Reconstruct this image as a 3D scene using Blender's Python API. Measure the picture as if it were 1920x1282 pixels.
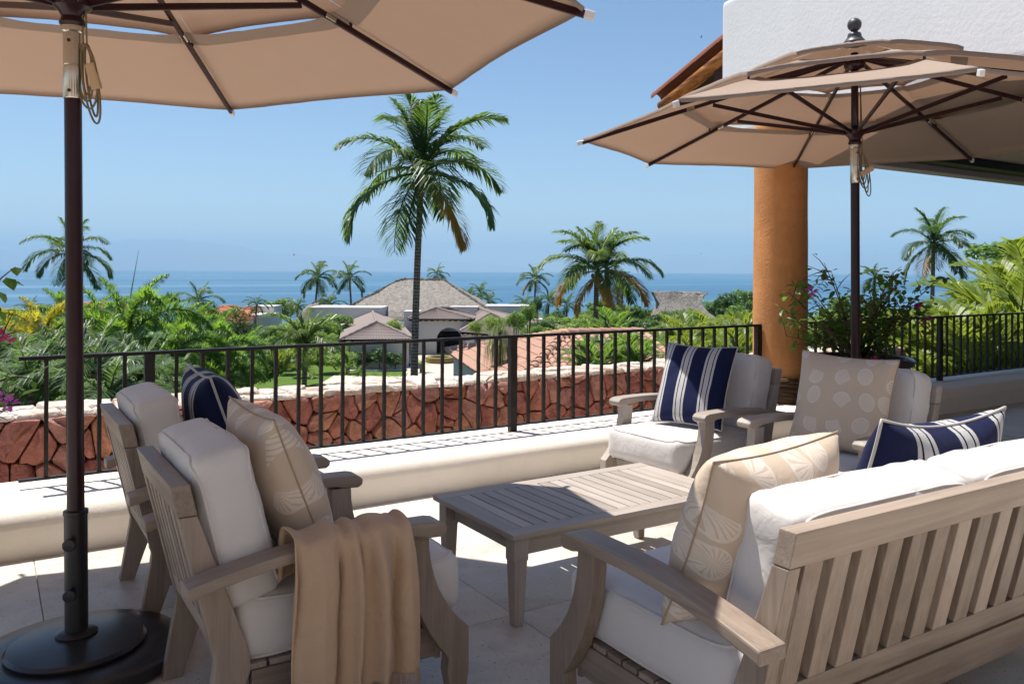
import bpy, bmesh, math, random
from mathutils import Vector, Matrix, noise
R = math.radians; PI = math.pi
for o in list(bpy.data.objects): bpy.data.objects.remove(o)
SC = bpy.context.scene; COL = SC.collection
# ------------------------------------------------------------------ camera, sky, sun, exposure
YAW = R(32.5); CA, SA = math.cos(YAW), math.sin(YAW); FPX = 1550.0; HC = 1.59
cam = bpy.data.cameras.new('camera'); cam.sensor_width = 36; cam.lens = FPX/1920*36
cam.shift_y = -(641-507.7)/1920; cam.clip_start = .05; cam.clip_end = 90000
co = bpy.data.objects.new('camera', cam); COL.objects.link(co); SC.camera = co
co.location = (0, 0, HC)
co.rotation_mode = 'QUATERNION'
co.rotation_quaternion = (Matrix.Rotation(-YAW, 3, 'Z') @ Matrix.Rotation(PI/2, 3, 'X') @ Matrix.Rotation(0.0052, 3, 'Z')).to_quaternion()
SUNV = Vector((-.15, .31, 1)).normalized()          # towards the sun, high over the sea
w = bpy.data.worlds.new('World'); SC.world = w; w.use_nodes = True
nt = w.node_tree; nt.nodes.clear()
sky = nt.nodes.new('ShaderNodeTexSky'); sky.sky_type = 'NISHITA'; sky.sun_disc = False
sky.sun_elevation = math.asin(SUNV.z); sky.sun_rotation = math.atan2(SUNV.x, SUNV.y)
sky.air_density = 1.0; sky.dust_density = 0.1; sky.ozone_density = 3.2; sky.altitude = 20
bg = nt.nodes.new('ShaderNodeBackground'); bg.inputs[1].default_value = 0.072
wo = nt.nodes.new('ShaderNodeOutputWorld')
nt.links.new(sky.outputs[0], bg.inputs[0]); nt.links.new(bg.outputs[0], wo.inputs[0])
sl = bpy.data.lights.new('sun', 'SUN'); sl.energy = 4.7; sl.angle = R(.53); sl.color = (1, .955, .88)
so = bpy.data.objects.new('sun', sl); COL.objects.link(so)
so.rotation_mode = 'QUATERNION'; so.rotation_quaternion = SUNV.to_track_quat('Z', 'Y'); so.location = (0, 0, 30)
SC.view_settings.view_transform = 'Standard'; SC.view_settings.look = 'None'
SC.view_settings.exposure = 0.86; SC.view_settings.gamma = 1
SC.render.engine = 'CYCLES'
SC.cycles.max_bounces = 8; SC.cycles.volume_bounces = 0; SC.cycles.diffuse_bounces = 4; SC.cycles.transparent_max_bounces = 6

# ------------------------------------------------------------------ helpers
def W(X, Y):                       # lateral / depth metres from the terrace viewpoint -> scene x, y
    return (X*CA + Y*SA, -X*SA + Y*CA)
def S(px, Y): return W((px-960)/FPX*Y, Y)
def ZP(py, px, Y): return HC-(py-502.7-.0052*px)/FPX*Y
def link(name, me, parent=None):
    o = bpy.data.objects.new(name, me); COL.objects.link(o)
    if parent is not None: o.parent = parent
    return o
def tag(o, label=None, cat=None, group=None, kind=None):
    if label: o['label'] = label
    if cat: o['category'] = cat
    if group: o['group'] = group
    if kind: o['kind'] = kind
    return o
def empty(name, loc=(0, 0, 0), rz=0):
    o = bpy.data.objects.new(name, None); COL.objects.link(o); o.location = loc; o.rotation_euler = (0, 0, rz)
    o.empty_display_size = .1
    return o
def clone(root, loc=None, rz=None, parent=None):
    c = root.copy(); COL.objects.link(c); c.parent = parent
    for ch in root.children: clone(ch, parent=c)
    if loc is not None: c.location = loc
    if rz is not None: c.rotation_euler = (root.rotation_euler.x, root.rotation_euler.y, rz)
    return c
class MB:
    def __init__(s): s.v = []; s.f = []; s.uv = None
    def add(s, vs, fs):
        n = len(s.v); s.v += [tuple(p) for p in vs]; s.f += [tuple(i+n for i in f) for f in fs]; return s
    def box(s, x0, x1, y0, y1, z0, z1, M=None):
        vs = [Vector((x, y, z)) for z in (z0, z1) for y in (y0, y1) for x in (x0, x1)]
        if M is not None: vs = [M @ p for p in vs]
        return s.add(vs, [(0, 2, 3, 1), (4, 5, 7, 6), (0, 1, 5, 4), (2, 6, 7, 3), (0, 4, 6, 2), (1, 3, 7, 5)])
    def prism(s, prof, f, a, b):       # prof: 2-D points, f(p, h) -> 3-D point, extruded from a to b
        n = len(prof); vs = [f(p, a) for p in prof]+[f(p, b) for p in prof]
        fs = [tuple(range(n))[::-1], tuple(range(n, 2*n))]+[(i, (i+1) % n, (i+1) % n+n, i+n) for i in range(n)]
        return s.add(vs, fs)
    def tube(s, pts, r, seg=8, cap=True, closed=False):
        pts = [Vector(p) for p in pts]; n = len(pts)
        rr = r if isinstance(r, (list, tuple)) else [r]*n
        up = Vector((0, 0, 1)); prev = None; vs = []
        for i, p in enumerate(pts):
            if closed: t = pts[(i+1) % n]-pts[i-1]
            else: t = pts[min(i+1, n-1)]-pts[max(i-1, 0)]
            t.normalize()
            if prev is None:
                a = t.cross(up) if abs(t.z) < .95 else t.cross(Vector((1, 0, 0)))
            else: a = prev-t*prev.dot(t)
            a.normalize(); prev = a; b = t.cross(a)
            for k in range(seg):
                th = 2*PI*k/seg; vs.append(p+(a*math.cos(th)+b*math.sin(th))*rr[i])
        fs = []
        for i in range(n if closed else n-1):
            j = (i+1) % n
            for k in range(seg):
                k2 = (k+1) % seg; fs.append((i*seg+k, i*seg+k2, j*seg+k2, j*seg+k))
        if cap and not closed:
            fs.append(tuple(range(seg))[::-1]); fs.append(tuple(range((n-1)*seg, n*seg)))
        return s.add(vs, fs)
    def lathe(s, prof, seg=32, c=(0, 0)):
        vs = []; m = len(prof)
        for r, z in prof:
            for k in range(seg):
                t = 2*PI*k/seg; vs.append((c[0]+r*math.cos(t), c[1]+r*math.sin(t), z))
        fs = []
        for i in range(m-1):
            for k in range(seg):
                k2 = (k+1) % seg; fs.append((i*seg+k, i*seg+k2, (i+1)*seg+k2, (i+1)*seg+k))
        if prof[0][0] > 1e-5: fs.append(tuple(range(seg))[::-1])
        if prof[-1][0] > 1e-5: fs.append(tuple(range((m-1)*seg, m*seg)))
        return s.add(vs, fs)
    def mesh(s, name, m, bevel=0, smooth=False, bseg=2):
        me = bpy.data.meshes.new(name); me.from_pydata(s.v, [], s.f)
        bm = bmesh.new(); bm.from_mesh(me)
        bmesh.ops.recalc_face_normals(bm, faces=bm.faces)
        if bevel:
            es = [e for e in bm.edges if len(e.link_faces) == 2 and e.calc_face_angle(0) > .5]
            if es: bmesh.ops.bevel(bm, geom=es, offset=bevel, segments=bseg, profile=.6, affect='EDGES', clamp_overlap=True)
        bm.to_mesh(me); bm.free()
        if m: me.materials.append(MAT[m] if isinstance(m, str) else m)
        if smooth: me.polygons.foreach_set('use_smooth', [True]*len(me.polygons))
        return me
    def build(s, name, m, parent=None, bevel=0, smooth=False, bseg=2):
        return link(name, s.mesh(name, m, bevel, smooth, bseg), parent)
def soft(o, ang=40):
    me = o.data; me.polygons.foreach_set('use_smooth', [True]*len(me.polygons))
    me.set_sharp_from_angle(angle=R(ang)); return o
# ------------------------------------------------------------------ materials
MAT = {}
class N:
    def __init__(s, name):
        m = bpy.data.materials.new(name); m.use_nodes = True; MAT[name] = m
        s.t = m.node_tree; s.t.nodes.clear()
        s.out = s.t.nodes.new('ShaderNodeOutputMaterial'); s.b = None
    def n(s, typ, **kw):
        x = s.t.nodes.new('ShaderNode'+typ)
        for k, v in kw.items(): setattr(x, k, v)
        return x
    def l(s, a, b): s.t.links.new(a, b)
    def val(s, sock, v):
        if hasattr(v, 'is_output') or isinstance(v, bpy.types.NodeSocket): s.l(v, sock)
        else: sock.default_value = v
    def math(s, op, a, b=0.0, c=None):
        x = s.n('Math', operation=op); s.val(x.inputs[0], a); s.val(x.inputs[1], b)
        if c is not None: s.val(x.inputs[2], c)
        return x.outputs[0]
    def coord(s, which='Object', scale=(1, 1, 1)):
        t = s.n('TexCoord'); m = s.n('Mapping'); s.l(t.outputs[which], m.inputs[0]); m.inputs['Scale'].default_value = scale
        return m.outputs[0]
    def world(s, scale=(1, 1, 1)):
        g = s.n('NewGeometry'); m = s.n('Mapping'); s.l(g.outputs['Position'], m.inputs[0]); m.inputs['Scale'].default_value = scale
        return m.outputs[0]
    def noise(s, vec, scale, detail=4, rough=.55, dist=0):
        x = s.n('TexNoise'); s.l(vec, x.inputs['Vector']); x.inputs['Scale'].default_value = scale
        x.inputs['Detail'].default_value = detail; x.inputs['Roughness'].default_value = rough; x.inputs['Distortion'].default_value = dist
        return x.outputs['Fac']
    def ramp(s, fac, stops, interp='LINEAR'):
        x = s.n('ValToRGB'); x.color_ramp.interpolation = interp; e = x.color_ramp.elements
        while len(e) < len(stops): e.new(.5)
        for i, (p, c) in enumerate(stops):
            e[i].position = p; e[i].color = tuple(c)+(1,) if len(c) == 3 else c
        s.val(x.inputs[0], fac); return x.outputs[0]
    def mix(s, fac, a, b, mode='MIX'):
        x = s.n('MixRGB', blend_type=mode); s.val(x.inputs[0], fac)
        for k, v in ((1, a), (2, b)):
            if isinstance(v, (tuple, list)): x.inputs[k].default_value = tuple(v)+(1,)
            else: s.l(v, x.inputs[k])
        return x.outputs[0]
    def bump(s, h, strength=.3, dist=.01, normal=None):
        x = s.n('Bump'); s.l(h, x.inputs['Height']); x.inputs['Strength'].default_value = strength; x.inputs['Distance'].default_value = dist
        if normal is not None: s.l(normal, x.inputs['Normal'])
        return x.outputs[0]
    def bsdf(s, col, rough=.7, spec=.3, metal=0, normal=None, coat=0, trans=None, tfac=.3, sheen=0):
        b = s.n('BsdfPrincipled'); s.b = b
        if isinstance(col, (tuple, list)): b.inputs['Base Color'].default_value = tuple(col)+(1,)
        else: s.l(col, b.inputs['Base Color'])
        s.val(b.inputs['Roughness'], rough); b.inputs['Specular IOR Level'].default_value = spec
        b.inputs['Metallic'].default_value = metal; b.inputs['Coat Weight'].default_value = coat; b.inputs['Coat Roughness'].default_value = .15
        b.inputs['Sheen Weight'].default_value = sheen
        if normal is not None: s.l(normal, b.inputs['Normal'])
        if trans is not None:
            t = s.n('BsdfTranslucent')
            if isinstance(trans, (tuple, list)): t.inputs[0].default_value = tuple(trans)+(1,)
            else: s.l(trans, t.inputs[0])
            if normal is not None: s.l(normal, t.inputs[1])
            mx = s.n('MixShader'); mx.inputs[0].default_value = tfac
            s.l(b.outputs[0], mx.inputs[1]); s.l(t.outputs[0], mx.inputs[2]); s.l(mx.outputs[0], s.out.inputs[0])
        else: s.l(b.outputs[0], s.out.inputs[0])
        return s
def objrand(s):
    return s.n('ObjectInfo').outputs['Random']
def wood(name, ax, c1, c2):
    s = N(name); sc = [26, 26, 26]; sc[ax] = 1.3
    v = s.coord('Object', sc); r = objrand(s)
    ad = s.n('VectorMath', operation='ADD'); s.l(v, ad.inputs[0])
    cb = s.n('CombineXYZ'); s.l(s.math('MULTIPLY', r, 37.0), cb.inputs[0]); s.l(s.math('MULTIPLY', r, 91.0), cb.inputs[1]); s.l(cb.outputs[0], ad.inputs[1])
    v = ad.outputs[0]
    g = s.noise(v, 1.0, 6, .62, .6); sc2 = [110, 110, 110]; sc2[ax] = 5
    g2 = s.noise(s.coord('Object', sc2), 1, 3, .6)
    big = s.noise(s.coord('Object', (3, 3, 3)), 1, 3)
    f = s.math('ADD', s.math('MULTIPLY', g, .75), s.math('MULTIPLY', g2, .3))
    f = s.math('ADD', f, s.math('MULTIPLY', s.math('SUBTRACT', r, .5), .42))
    f = s.math('ADD', f, s.math('MULTIPLY', s.math('SUBTRACT', big, .5), .35))
    col = s.ramp(f, [(.25, c2), (.75, c1)])
    s.bsdf(col, s.math('ADD', .38, s.math('MULTIPLY', g2, .25)), .42, normal=s.bump(g2, .3, .003))
TK1, TK2 = (.365, .288, .232), (.185, .14, .108)
for i, a in enumerate('xyz'): wood('teak_'+a, i, TK1, TK2)
for i, a in enumerate('xyz'): wood('pale_'+a, i, (.415, .36, .315), (.27, .226, .192))
def fabric(name, col, var=.06, wr=.35, weave=900, rough=.85):
    s = N(name); v = s.coord('Object'); a = s.noise(v, 5, 3); b = s.noise(v, 14, 2, .5, 1.0)
    wv = s.n('TexWave', wave_type='BANDS'); s.l(v, wv.inputs[0]); wv.inputs['Scale'].default_value = weave/6
    c = s.mix(a, tuple(x*(1-var) for x in col), tuple(min(1, x*(1+var)) for x in col))
    nrm = s.bump(s.math('ADD', b, s.math('MULTIPLY', s.noise(s.coord('Object', (1, 1, .35)), 38, 3, .55, 1.5), .10)), wr, .02); nrm = s.bump(wv.outputs['Fac'], .06, .001, nrm)
    s.bsdf(c, rough, .15, normal=nrm, sheen=.15)
fabric('canvas', (.615, .58, .56), .03, .17)
fabric('piping', (.60, .56, .535), .03, .1)
fabric('throw_wool', (.47, .325, .215), .12, .4, 1400, .95)
def stripes2():      # colour ramps hold 32 stops: three repeats of one band group through a modulo
    s = N('navy_stripe'); t = s.n('UVMap'); sp = s.n('SeparateXYZ'); s.l(t.outputs[0], sp.inputs[0])
    navy, wht, bk = (.0075, .0115, .050), (.50, .49, .485), (.005, .006, .018)
    u = s.math('PINGPONG', s.math('ADD', sp.outputs[0], 0), 1.0)
    m = s.math('FRACT', s.math('ADD', s.math('MULTIPLY', u, 3.0), .27))
    col = s.ramp(m, [(0, navy), (.30, wht), (.385, bk), (.425, wht), (.595, bk), (.635, wht), (.72, navy)], 'CONSTANT')
    ch = s.n('TexWave', wave_type='BANDS', bands_direction='Y'); s.l(t.outputs[0], ch.inputs[0]); ch.inputs['Scale'].default_value = 45; ch.inputs['Distortion'].default_value = 1.5
    dk = s.mix(1, col, (.72, .72, .74), 'MULTIPLY'); col = s.mix(s.math('MULTIPLY', ch.outputs['Fac'], .6), col, dk)
    nrm = s.bump(s.noise(s.coord('Object'), 9, 3, .5, .5), .3, .02); nrm = s.bump(ch.outputs['Fac'], .12, .001, nrm)
    s.bsdf(col, .8, .15, normal=nrm, sheen=.03)
stripes2()
def shells():
    s = N('shell_print'); t = s.n('UVMap'); mp = s.n('Mapping'); s.l(t.outputs[0], mp.inputs[0]); mp.inputs['Scale'].default_value = (4.0, 4.0, 1)
    r = objrand(s); cb = s.n('CombineXYZ'); s.l(s.math('MULTIPLY', r, 7.3), cb.inputs[0]); s.l(s.math('MULTIPLY', r, 3.1), cb.inputs[1]); s.l(cb.outputs[0], mp.inputs['Location'])
    vo = s.n('TexVoronoi', voronoi_dimensions='2D', feature='F1'); s.l(mp.outputs[0], vo.inputs['Vector']); vo.inputs['Scale'].default_value = 1; vo.inputs['Randomness'].default_value = .45
    df = s.n('VectorMath', operation='SUBTRACT'); s.l(mp.outputs[0], df.inputs[0]); s.l(vo.outputs['Position'], df.inputs[1])
    sc = s.n('SeparateColor'); s.l(vo.outputs['Color'], sc.inputs[0])
    ro = s.n('VectorRotate', rotation_type='Z_AXIS'); s.l(df.outputs[0], ro.inputs['Vector']); s.l(s.math('MULTIPLY', sc.outputs[0], 6.28), ro.inputs['Angle'])
    sp = s.n('SeparateXYZ'); s.l(ro.outputs[0], sp.inputs[0]); x, y = sp.outputs[0], sp.outputs[1]
    # scallop
    yb = s.math('ADD', y, .33); ang = s.math('ARCTAN2', x, yb); rad = s.math('SQRT', s.math('ADD', s.math('MULTIPLY', x, x), s.math('MULTIPLY', yb, yb)))
    lim = s.math('MULTIPLY', s.math('COSINE', s.math('MULTIPLY', ang, .9)), .66)
    ma = s.math('MULTIPLY', s.math('LESS_THAN', rad, lim), s.math('LESS_THAN', s.math('ABSOLUTE', ang), .85))
    ra = s.math('GREATER_THAN', s.math('SINE', s.math('MULTIPLY', ang, 30)), -.6)
    ra = s.math('MAXIMUM', ra, s.math('GREATER_THAN', rad, s.math('SUBTRACT', lim, .07)))
    # limpet / spiral
    ex = s.math('DIVIDE', x, .30); ey = s.math('DIVIDE', y, .38); er = s.math('SQRT', s.math('ADD', s.math('MULTIPLY', ex, ex), s.math('MULTIPLY', ey, ey)))
    an2 = s.math('ARCTAN2', x, y); mb = s.math('LESS_THAN', er, 1.0)
    rb = s.math('GREATER_THAN', s.math('SINE', s.math('ADD', s.math('MULTIPLY', an2, 21), s.math('MULTIPLY', er, 5))), -.65)
    rb = s.math('MAXIMUM', rb, s.math('GREATER_THAN', er, .86))
    # whelk
    hw = s.math('MULTIPLY', s.math('SUBTRACT', .42, y), .34); hw = s.math('MULTIPLY', hw, s.math('MINIMUM', s.math('MULTIPLY', s.math('ADD', y, .46), 4), 1))
    mc = s.math('MULTIPLY', s.math('LESS_THAN', s.math('ABSOLUTE', x), hw), s.math('LESS_THAN', s.math('ABSOLUTE', y), .42))
    rc = s.math('GREATER_THAN', s.math('SINE', s.math('ADD', s.math('MULTIPLY', y, 44), s.math('MULTIPLY', x, 14))), -.6)
    g = sc.outputs[1]; isa = s.math('LESS_THAN', g, .42); isc = s.math('GREATER_THAN', g, .72); isb = s.math('SUBTRACT', 1, s.math('ADD', isa, isc))
    m = s.math('ADD', s.math('ADD', s.math('MULTIPLY', isa, s.math('MULTIPLY', ma, ra)), s.math('MULTIPLY', isb, s.math('MULTIPLY', mb, rb))), s.math('MULTIPLY', isc, s.math('MULTIPLY', mc, rc)))
    hz = s.math('ADD', s.math('MULTIPLY', s.noise(mp.outputs[0], 12, 2), .5), .2)
    base = s.mix(s.noise(s.coord('Object'), 4, 2), (.50, .395, .30), (.57, .455, .355))
    col = s.mix(s.math('MULTIPLY', m, hz), base, (.78, .72, .66))
    nrm = s.bump(s.noise(s.coord('Object'), 8, 3, .5, .6), .35, .02); nrm = s.bump(m, .2, .0015, nrm)
    s.bsdf(col, .75, .2, normal=nrm, sheen=.1)
shells()
def stucco(name, c, var=.05, bs=.35, sc=60, stain=0):
    s = N(name); v = s.world(); a = s.noise(v, 1.1, 4); b = s.noise(v, sc, 3, .6)
    col = s.mix(a, tuple(x*(1-var) for x in c), tuple(min(1, x*(1+var)) for x in c))
    if stain:
        st = s.ramp(s.noise(s.world((2.2, 2.2, .5)), 2.0, 5, .65), [(.52, (0, 0, 0)), (.75, (1, 1, 1))]); col = s.mix(s.math('MULTIPLY', st, stain), col, tuple(x*.55 for x in c))
    tr = s.noise(s.world((1, 1, 1.6)), 5.5, 3, .5, 1.2); mot = s.ramp(s.noise(v, 2.7, 6, .7, .5), [(.38, (0, 0, 0)), (.66, (1, 1, 1))])
    col = s.mix(s.math('MULTIPLY', mot, min(.5, var*1.6)), col, tuple(x*.62 for x in c))
    s.bsdf(col, .88, .15, normal=s.bump(b, bs, .006, s.bump(tr, min(.12, bs*.16), .02)))
stucco('plaster_cream', (.80, .745, .665), .04, .25, 45, .12)
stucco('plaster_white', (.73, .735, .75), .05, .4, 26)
stucco('house_white', (.60, .575, .55), .04, .2, 10)
stucco('ochre', (.60, .275, .11), .30, .8, 45, .6)
stucco('bounce_plaster', (.50, .45, .40), .04, .2, 45)
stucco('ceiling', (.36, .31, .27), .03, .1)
def travertine():
    s = N('travertine'); v = s.world(); r = objrand(s)
    ad = s.n('VectorMath', operation='ADD'); s.l(v, ad.inputs[0]); cb = s.n('CombineXYZ')
    s.l(s.math('MULTIPLY', r, 53), cb.inputs[0]); s.l(s.math('MULTIPLY', r, 29), cb.inputs[1]); s.l(cb.outputs[0], ad.inputs[1]); v = ad.outputs[0]
    a = s.noise(v, 2.2, 7, .65, .8); b = s.noise(v, 9, 5, .6, .4)
    f = s.math('ADD', s.math('MULTIPLY', a, .75), s.math('MULTIPLY', b, .35)); f = s.math('ADD', f, s.math('MULTIPLY', s.math('SUBTRACT', r, .5), .2))
    col = s.ramp(f, [(.3, (.36, .32, .28)), (.5, (.53, .48, .425)), (.72, (.63, .585, .53))])
    pit = s.ramp(s.noise(v, 60, 2, .5), [(.28, (0, 0, 0)), (.36, (1, 1, 1))])
    col = s.mix(s.math('SUBTRACT', 1, pit), col, (.22, .17, .13))
    s.bsdf(col, s.math('ADD', .22, s.math('MULTIPLY', b, .4)), .4, normal=s.bump(pit, .25, .003))
travertine()
N('grout').bsdf((.36, .32, .28), .9)
def redstone():
    s = N('red_stone'); v = s.world(); r = objrand(s)
    base = s.ramp(r, [(0, (.31, .095, .075)), (.25, (.50, .20, .145)), (.5, (.38, .135, .12)), (.7, (.56, .26, .16)), (1, (.45, .22, .19))])
    a = s.noise(v, 7, 7, .68, .5); b = s.noise(v, 26, 6, .65)
    col = s.mix(s.ramp(a, [(.35, (0, 0, 0)), (.65, (1, 1, 1))]), base, s.mix(1, base, (.55, .5, .48), 'MULTIPLY'))
    och = s.ramp(s.noise(v, 3.1, 4), [(.5, (0, 0, 0)), (.7, (1, 1, 1))]); col = s.mix(s.math('MULTIPLY', och, .45), col, (.34, .13, .035))
    spk = s.ramp(s.noise(v, 48, 4, .7), [(.6, (0, 0, 0)), (.68, (1, 1, 1))]); col = s.mix(s.math('MULTIPLY', spk, .5), col, (.52, .36, .30))
    s.bsdf(col, .62, .4, normal=s.bump(s.math('ADD', s.math('MULTIPLY', a, 1.2), s.math('MULTIPLY', b, .5)), .9, .05))
redstone()
def capstone():
    s = N('pale_stone'); v = s.world(); a = s.noise(v, 6, 6, .65, .5); b = s.noise(v, 30, 4, .6)
    col = s.ramp(s.math('ADD', s.math('MULTIPLY', a, .8), s.math('MULTIPLY', objrand(s), .2)), [(.3, (.36, .22, .16)), (.45, (.56, .47, .40)), (.7, (.66, .61, .55))])
    s.bsdf(col, .85, .2, normal=s.bump(s.math('ADD', a, b), .7, .04))
capstone()
N('mortar').bsdf((.045, .032, .028), .95, .1)
def iron():
    s = N('wrought_iron'); v = s.coord('Object'); a = s.noise(v, 30, 4); sp = s.ramp(s.noise(v, 70, 3, .6), [(.68, (0, 0, 0)), (.74, (1, 1, 1))])
    col = s.mix(a, (.006, .005, .005), (.016, .012, .010)); col = s.mix(s.math('MULTIPLY', sp, .3), col, (.22, .18, .15))
    s.bsdf(col, .5, .35, normal=s.bump(a, .5, .01))
iron()
def maroon():
    s = N('lacquered_pole'); a = s.noise(s.coord('Object'), 12, 3)
    s.bsdf(s.mix(a, (.016, .0035, .006), (.030, .0065, .010)), .33, .3, coat=.12, normal=s.bump(a, .08, .004))
maroon()
N('black_metal').bsdf((.012, .012, .014), .38, .5)
def castiron():
    s = N('cast_base'); a = s.noise(s.coord('Object'), 9, 5); s.bsdf(s.mix(a, (.012, .012, .015), (.030, .028, .030)), .34, .5, normal=s.bump(s.noise(s.coord('Object'), 60, 2), .1, .003))
castiron()
N('steel').bsdf((.62, .58, .52), .22, .5, metal=1)
N('end_cap').bsdf((.70, .66, .64), .5, .4)
N('finial_grey').bsdf((.055, .055, .062), .45, .4)
def canopy():
    s = N('canopy_cloth'); v = s.coord('Object'); a = s.noise(v, 2.5, 4); b = s.noise(v, 140, 2, .6)
    col = s.mix(a, (.315, .24, .193), (.365, .285, .232)); sp = s.ramp(s.noise(v, 9, 2), [(.70, (0, 0, 0)), (.8, (1, 1, 1))])
    col = s.mix(s.math('MULTIPLY', sp, .12), col, (.3, .22, .17))
    n1 = s.bump(s.noise(v, 3.2, 2, .5, .8), .12, .03); n1 = s.bump(b, .1, .002, n1)
    s.bsdf(col, .85, .1, normal=n1, trans=(.42, .24, .15), tfac=.17)
canopy()
N('cord').bsdf((.20, .155, .085), .7)
N('wooden_toggle').bsdf((.52, .36, .22), .6)
def tilem(name, c1, c2, c3):
    s = N(name); r = objrand(s); v = s.world(); a = s.noise(v, 5, 5, .6); b = s.noise(v, 1.3, 3)
    col = s.mix(s.math('ADD', s.math('MULTIPLY', r, .6), s.math('MULTIPLY', a, .4)), c1, c2); col = s.mix(s.math('MULTIPLY', s.ramp(b, [(.5, (0, 0, 0)), (.8, (1, 1, 1))]), .5), col, c3)
    s.bsdf(col, .85, .15, normal=s.bump(a, .3, .01))
tilem('clay_tile', (.34, .185, .13), (.46, .285, .215), (.40, .30, .25))
tilem('brown_tile', (.195, .155, .142), (.265, .22, .203), (.23, .195, .182))
tilem('eave_tile', (.17, .062, .038), (.25, .095, .058), (.13, .05, .035))
tilem('orange_tile', (.46, .20, .11), (.55, .27, .16), (.4, .2, .13))
def thatch():
    s = N('thatch'); v = s.world((1, 1, .35)); a = s.noise(v, 2.2, 6, .7); b = s.noise(s.world((5, 5, 1.2)), 1.6, 4, .7)
    col = s.ramp(s.math('ADD', s.math('MULTIPLY', a, .55), s.math('MULTIPLY', b, .5)), [(.32, (.085, .075, .068)), (.5, (.25, .225, .20)), (.7, (.42, .385, .345))])
    s.bsdf(col, .95, .05, normal=s.bump(b, 1, .15))
thatch()
def viga():
    s = N('varnished_log'); v = s.coord('Object', (9, 2, 9)); a = s.noise(v, 1.5, 5, .65, .8)
    s.bsdf(s.ramp(a, [(.35, (.10, .03, .008)), (.55, (.36, .13, .02)), (.72, (.50, .24, .09))]), .42, .4, normal=s.bump(a, .3, .01))
viga()
N('dark_wood').bsdf((.045, .018, .012), .6)
N('navy_track').bsdf((.006, .007, .016), .5)
N('beam_grey').bsdf((.34, .31, .31), .7)
def leafm(name, c1, c2, t, tfac=.42, rough=.42):
    s = N(name); r = objrand(s); a = s.noise(s.coord('Object'), 1.7, 3)
    f = s.math('ADD', s.math('MULTIPLY', r, .55), s.math('MULTIPLY', a, .5)); s.bsdf(s.mix(f, c1, c2), rough, .4, trans=s.mix(f, t, tuple(min(1, x*1.35) for x in t)), tfac=tfac)
leafm('coconut_leaf', (.022, .062, .018), (.07, .12, .03), (.16, .27, .04))
leafm('dry_frond', (.26, .17, .035), (.40, .22, .04), (.55, .34, .06))
leafm('young_frond', (.045, .105, .02), (.115, .17, .035), (.24, .34, .05))
leafm('foxtail_leaf', (.045, .12, .018), (.12, .21, .03), (.27, .46, .05))
leafm('golden_leaf', (.26, .25, .018), (.42, .33, .02), (.55, .52, .05))
leafm('areca_leaf', (.075, .14, .018), (.17, .215, .028), (.34, .42, .05), .36)
leafm('grey_palm', (.06, .11, .045), (.125, .175, .08), (.2, .32, .08))
leafm('dark_leaf', (.018, .055, .014), (.048, .10, .025), (.12, .23, .035))
leafm('mid_leaf', (.045, .11, .02), (.11, .185, .035), (.25, .40, .055))
leafm('light_leaf', (.10, .18, .028), (.18, .26, .045), (.36, .5, .07))
leafm('bougainvillea_leaf', (.032, .085, .018), (.075, .15, .03), (.22, .38, .05))
leafm('magenta_bract', (.42, .012, .14), (.60, .03, .24), (.8, .05, .3), .35)
leafm('purple_bract', (.42, .05, .42), (.55, .09, .5), (.8, .15, .7), .35)
leafm('rust_flower', (.30, .07, .03), (.38, .12, .05), (.5, .15, .06))
leafm('strap_leaf', (.17, .20, .09), (.28, .29, .14), (.3, .36, .14))
def trunkm():
    s = N('palm_trunk'); v = s.coord('Object'); sp = s.n('SeparateXYZ'); s.l(v, sp.inputs[0])
    ring = s.math('SINE', s.math('ADD', s.math('MULTIPLY', sp.outputs[2], 38), s.math('MULTIPLY', s.noise(v, 3, 3), 5))); a = s.noise(v, 9, 4)
    f = s.math('ADD', s.math('MULTIPLY', ring, .16), a)
    s.bsdf(s.ramp(f, [(.35, (.095, .075, .06)), (.65, (.25, .205, .165))]), .9, .1, normal=s.bump(f, .5, .05))
trunkm()
N('bark').bsdf((.11, .075, .05), .9, .1)
N('coconut').bsdf((.17, .085, .03), .6)
N('glazed_pot').bsdf((.030, .014, .013), .3, .5)
N('terracotta_pot').bsdf((.30, .13, .07), .7)
N('soil').bsdf((.03, .02, .014), .95)
def twig():
    s = N('twig'); s.bsdf(s.mix(objrand(s), (.055, .032, .02), (.16, .10, .062)), .8)
twig()
def ground():
    s = N('garden_soil'); v = s.world(); a = s.noise(v, .35, 5); b = s.noise(v, 3, 4)
    s.bsdf(s.ramp(s.math('ADD', s.math('MULTIPLY', a, .6), s.math('MULTIPLY', b, .4)), [(.35, (.020, .035, .012)), (.6, (.045, .065, .02)), (.8, (.08, .075, .035))]), .95, .05, normal=s.bump(b, .5, .1))
ground()
def lawn():
    s = N('lawn'); v = s.world(); b = s.noise(v, 6, 5, .7); a = s.noise(v, .4, 3)
    s.bsdf(s.mix(s.math('ADD', s.math('MULTIPLY', a, .5), s.math('MULTIPLY', b, .5)), (.045, .095, .014), (.11, .17, .03)), .9, .1, normal=s.bump(b, .8, .05))
lawn()
def paving():
    s = N('pale_paving'); v = s.world(); a = s.noise(v, 1.5, 5); s.bsdf(s.mix(a, (.44, .37, .30), (.58, .51, .43)), .85, .15)
paving()
N('fountain_moss').bsdf((.20, .16, .06), .9)
N('pool_water').bsdf((.10, .20, .17), .1, .5)
N('door_wood').bsdf((.085, .04, .022), .6)
N('interior_shade').bsdf((.02, .018, .016), .8)  # near-black base: the shade of deep rooms put into the colour
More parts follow.
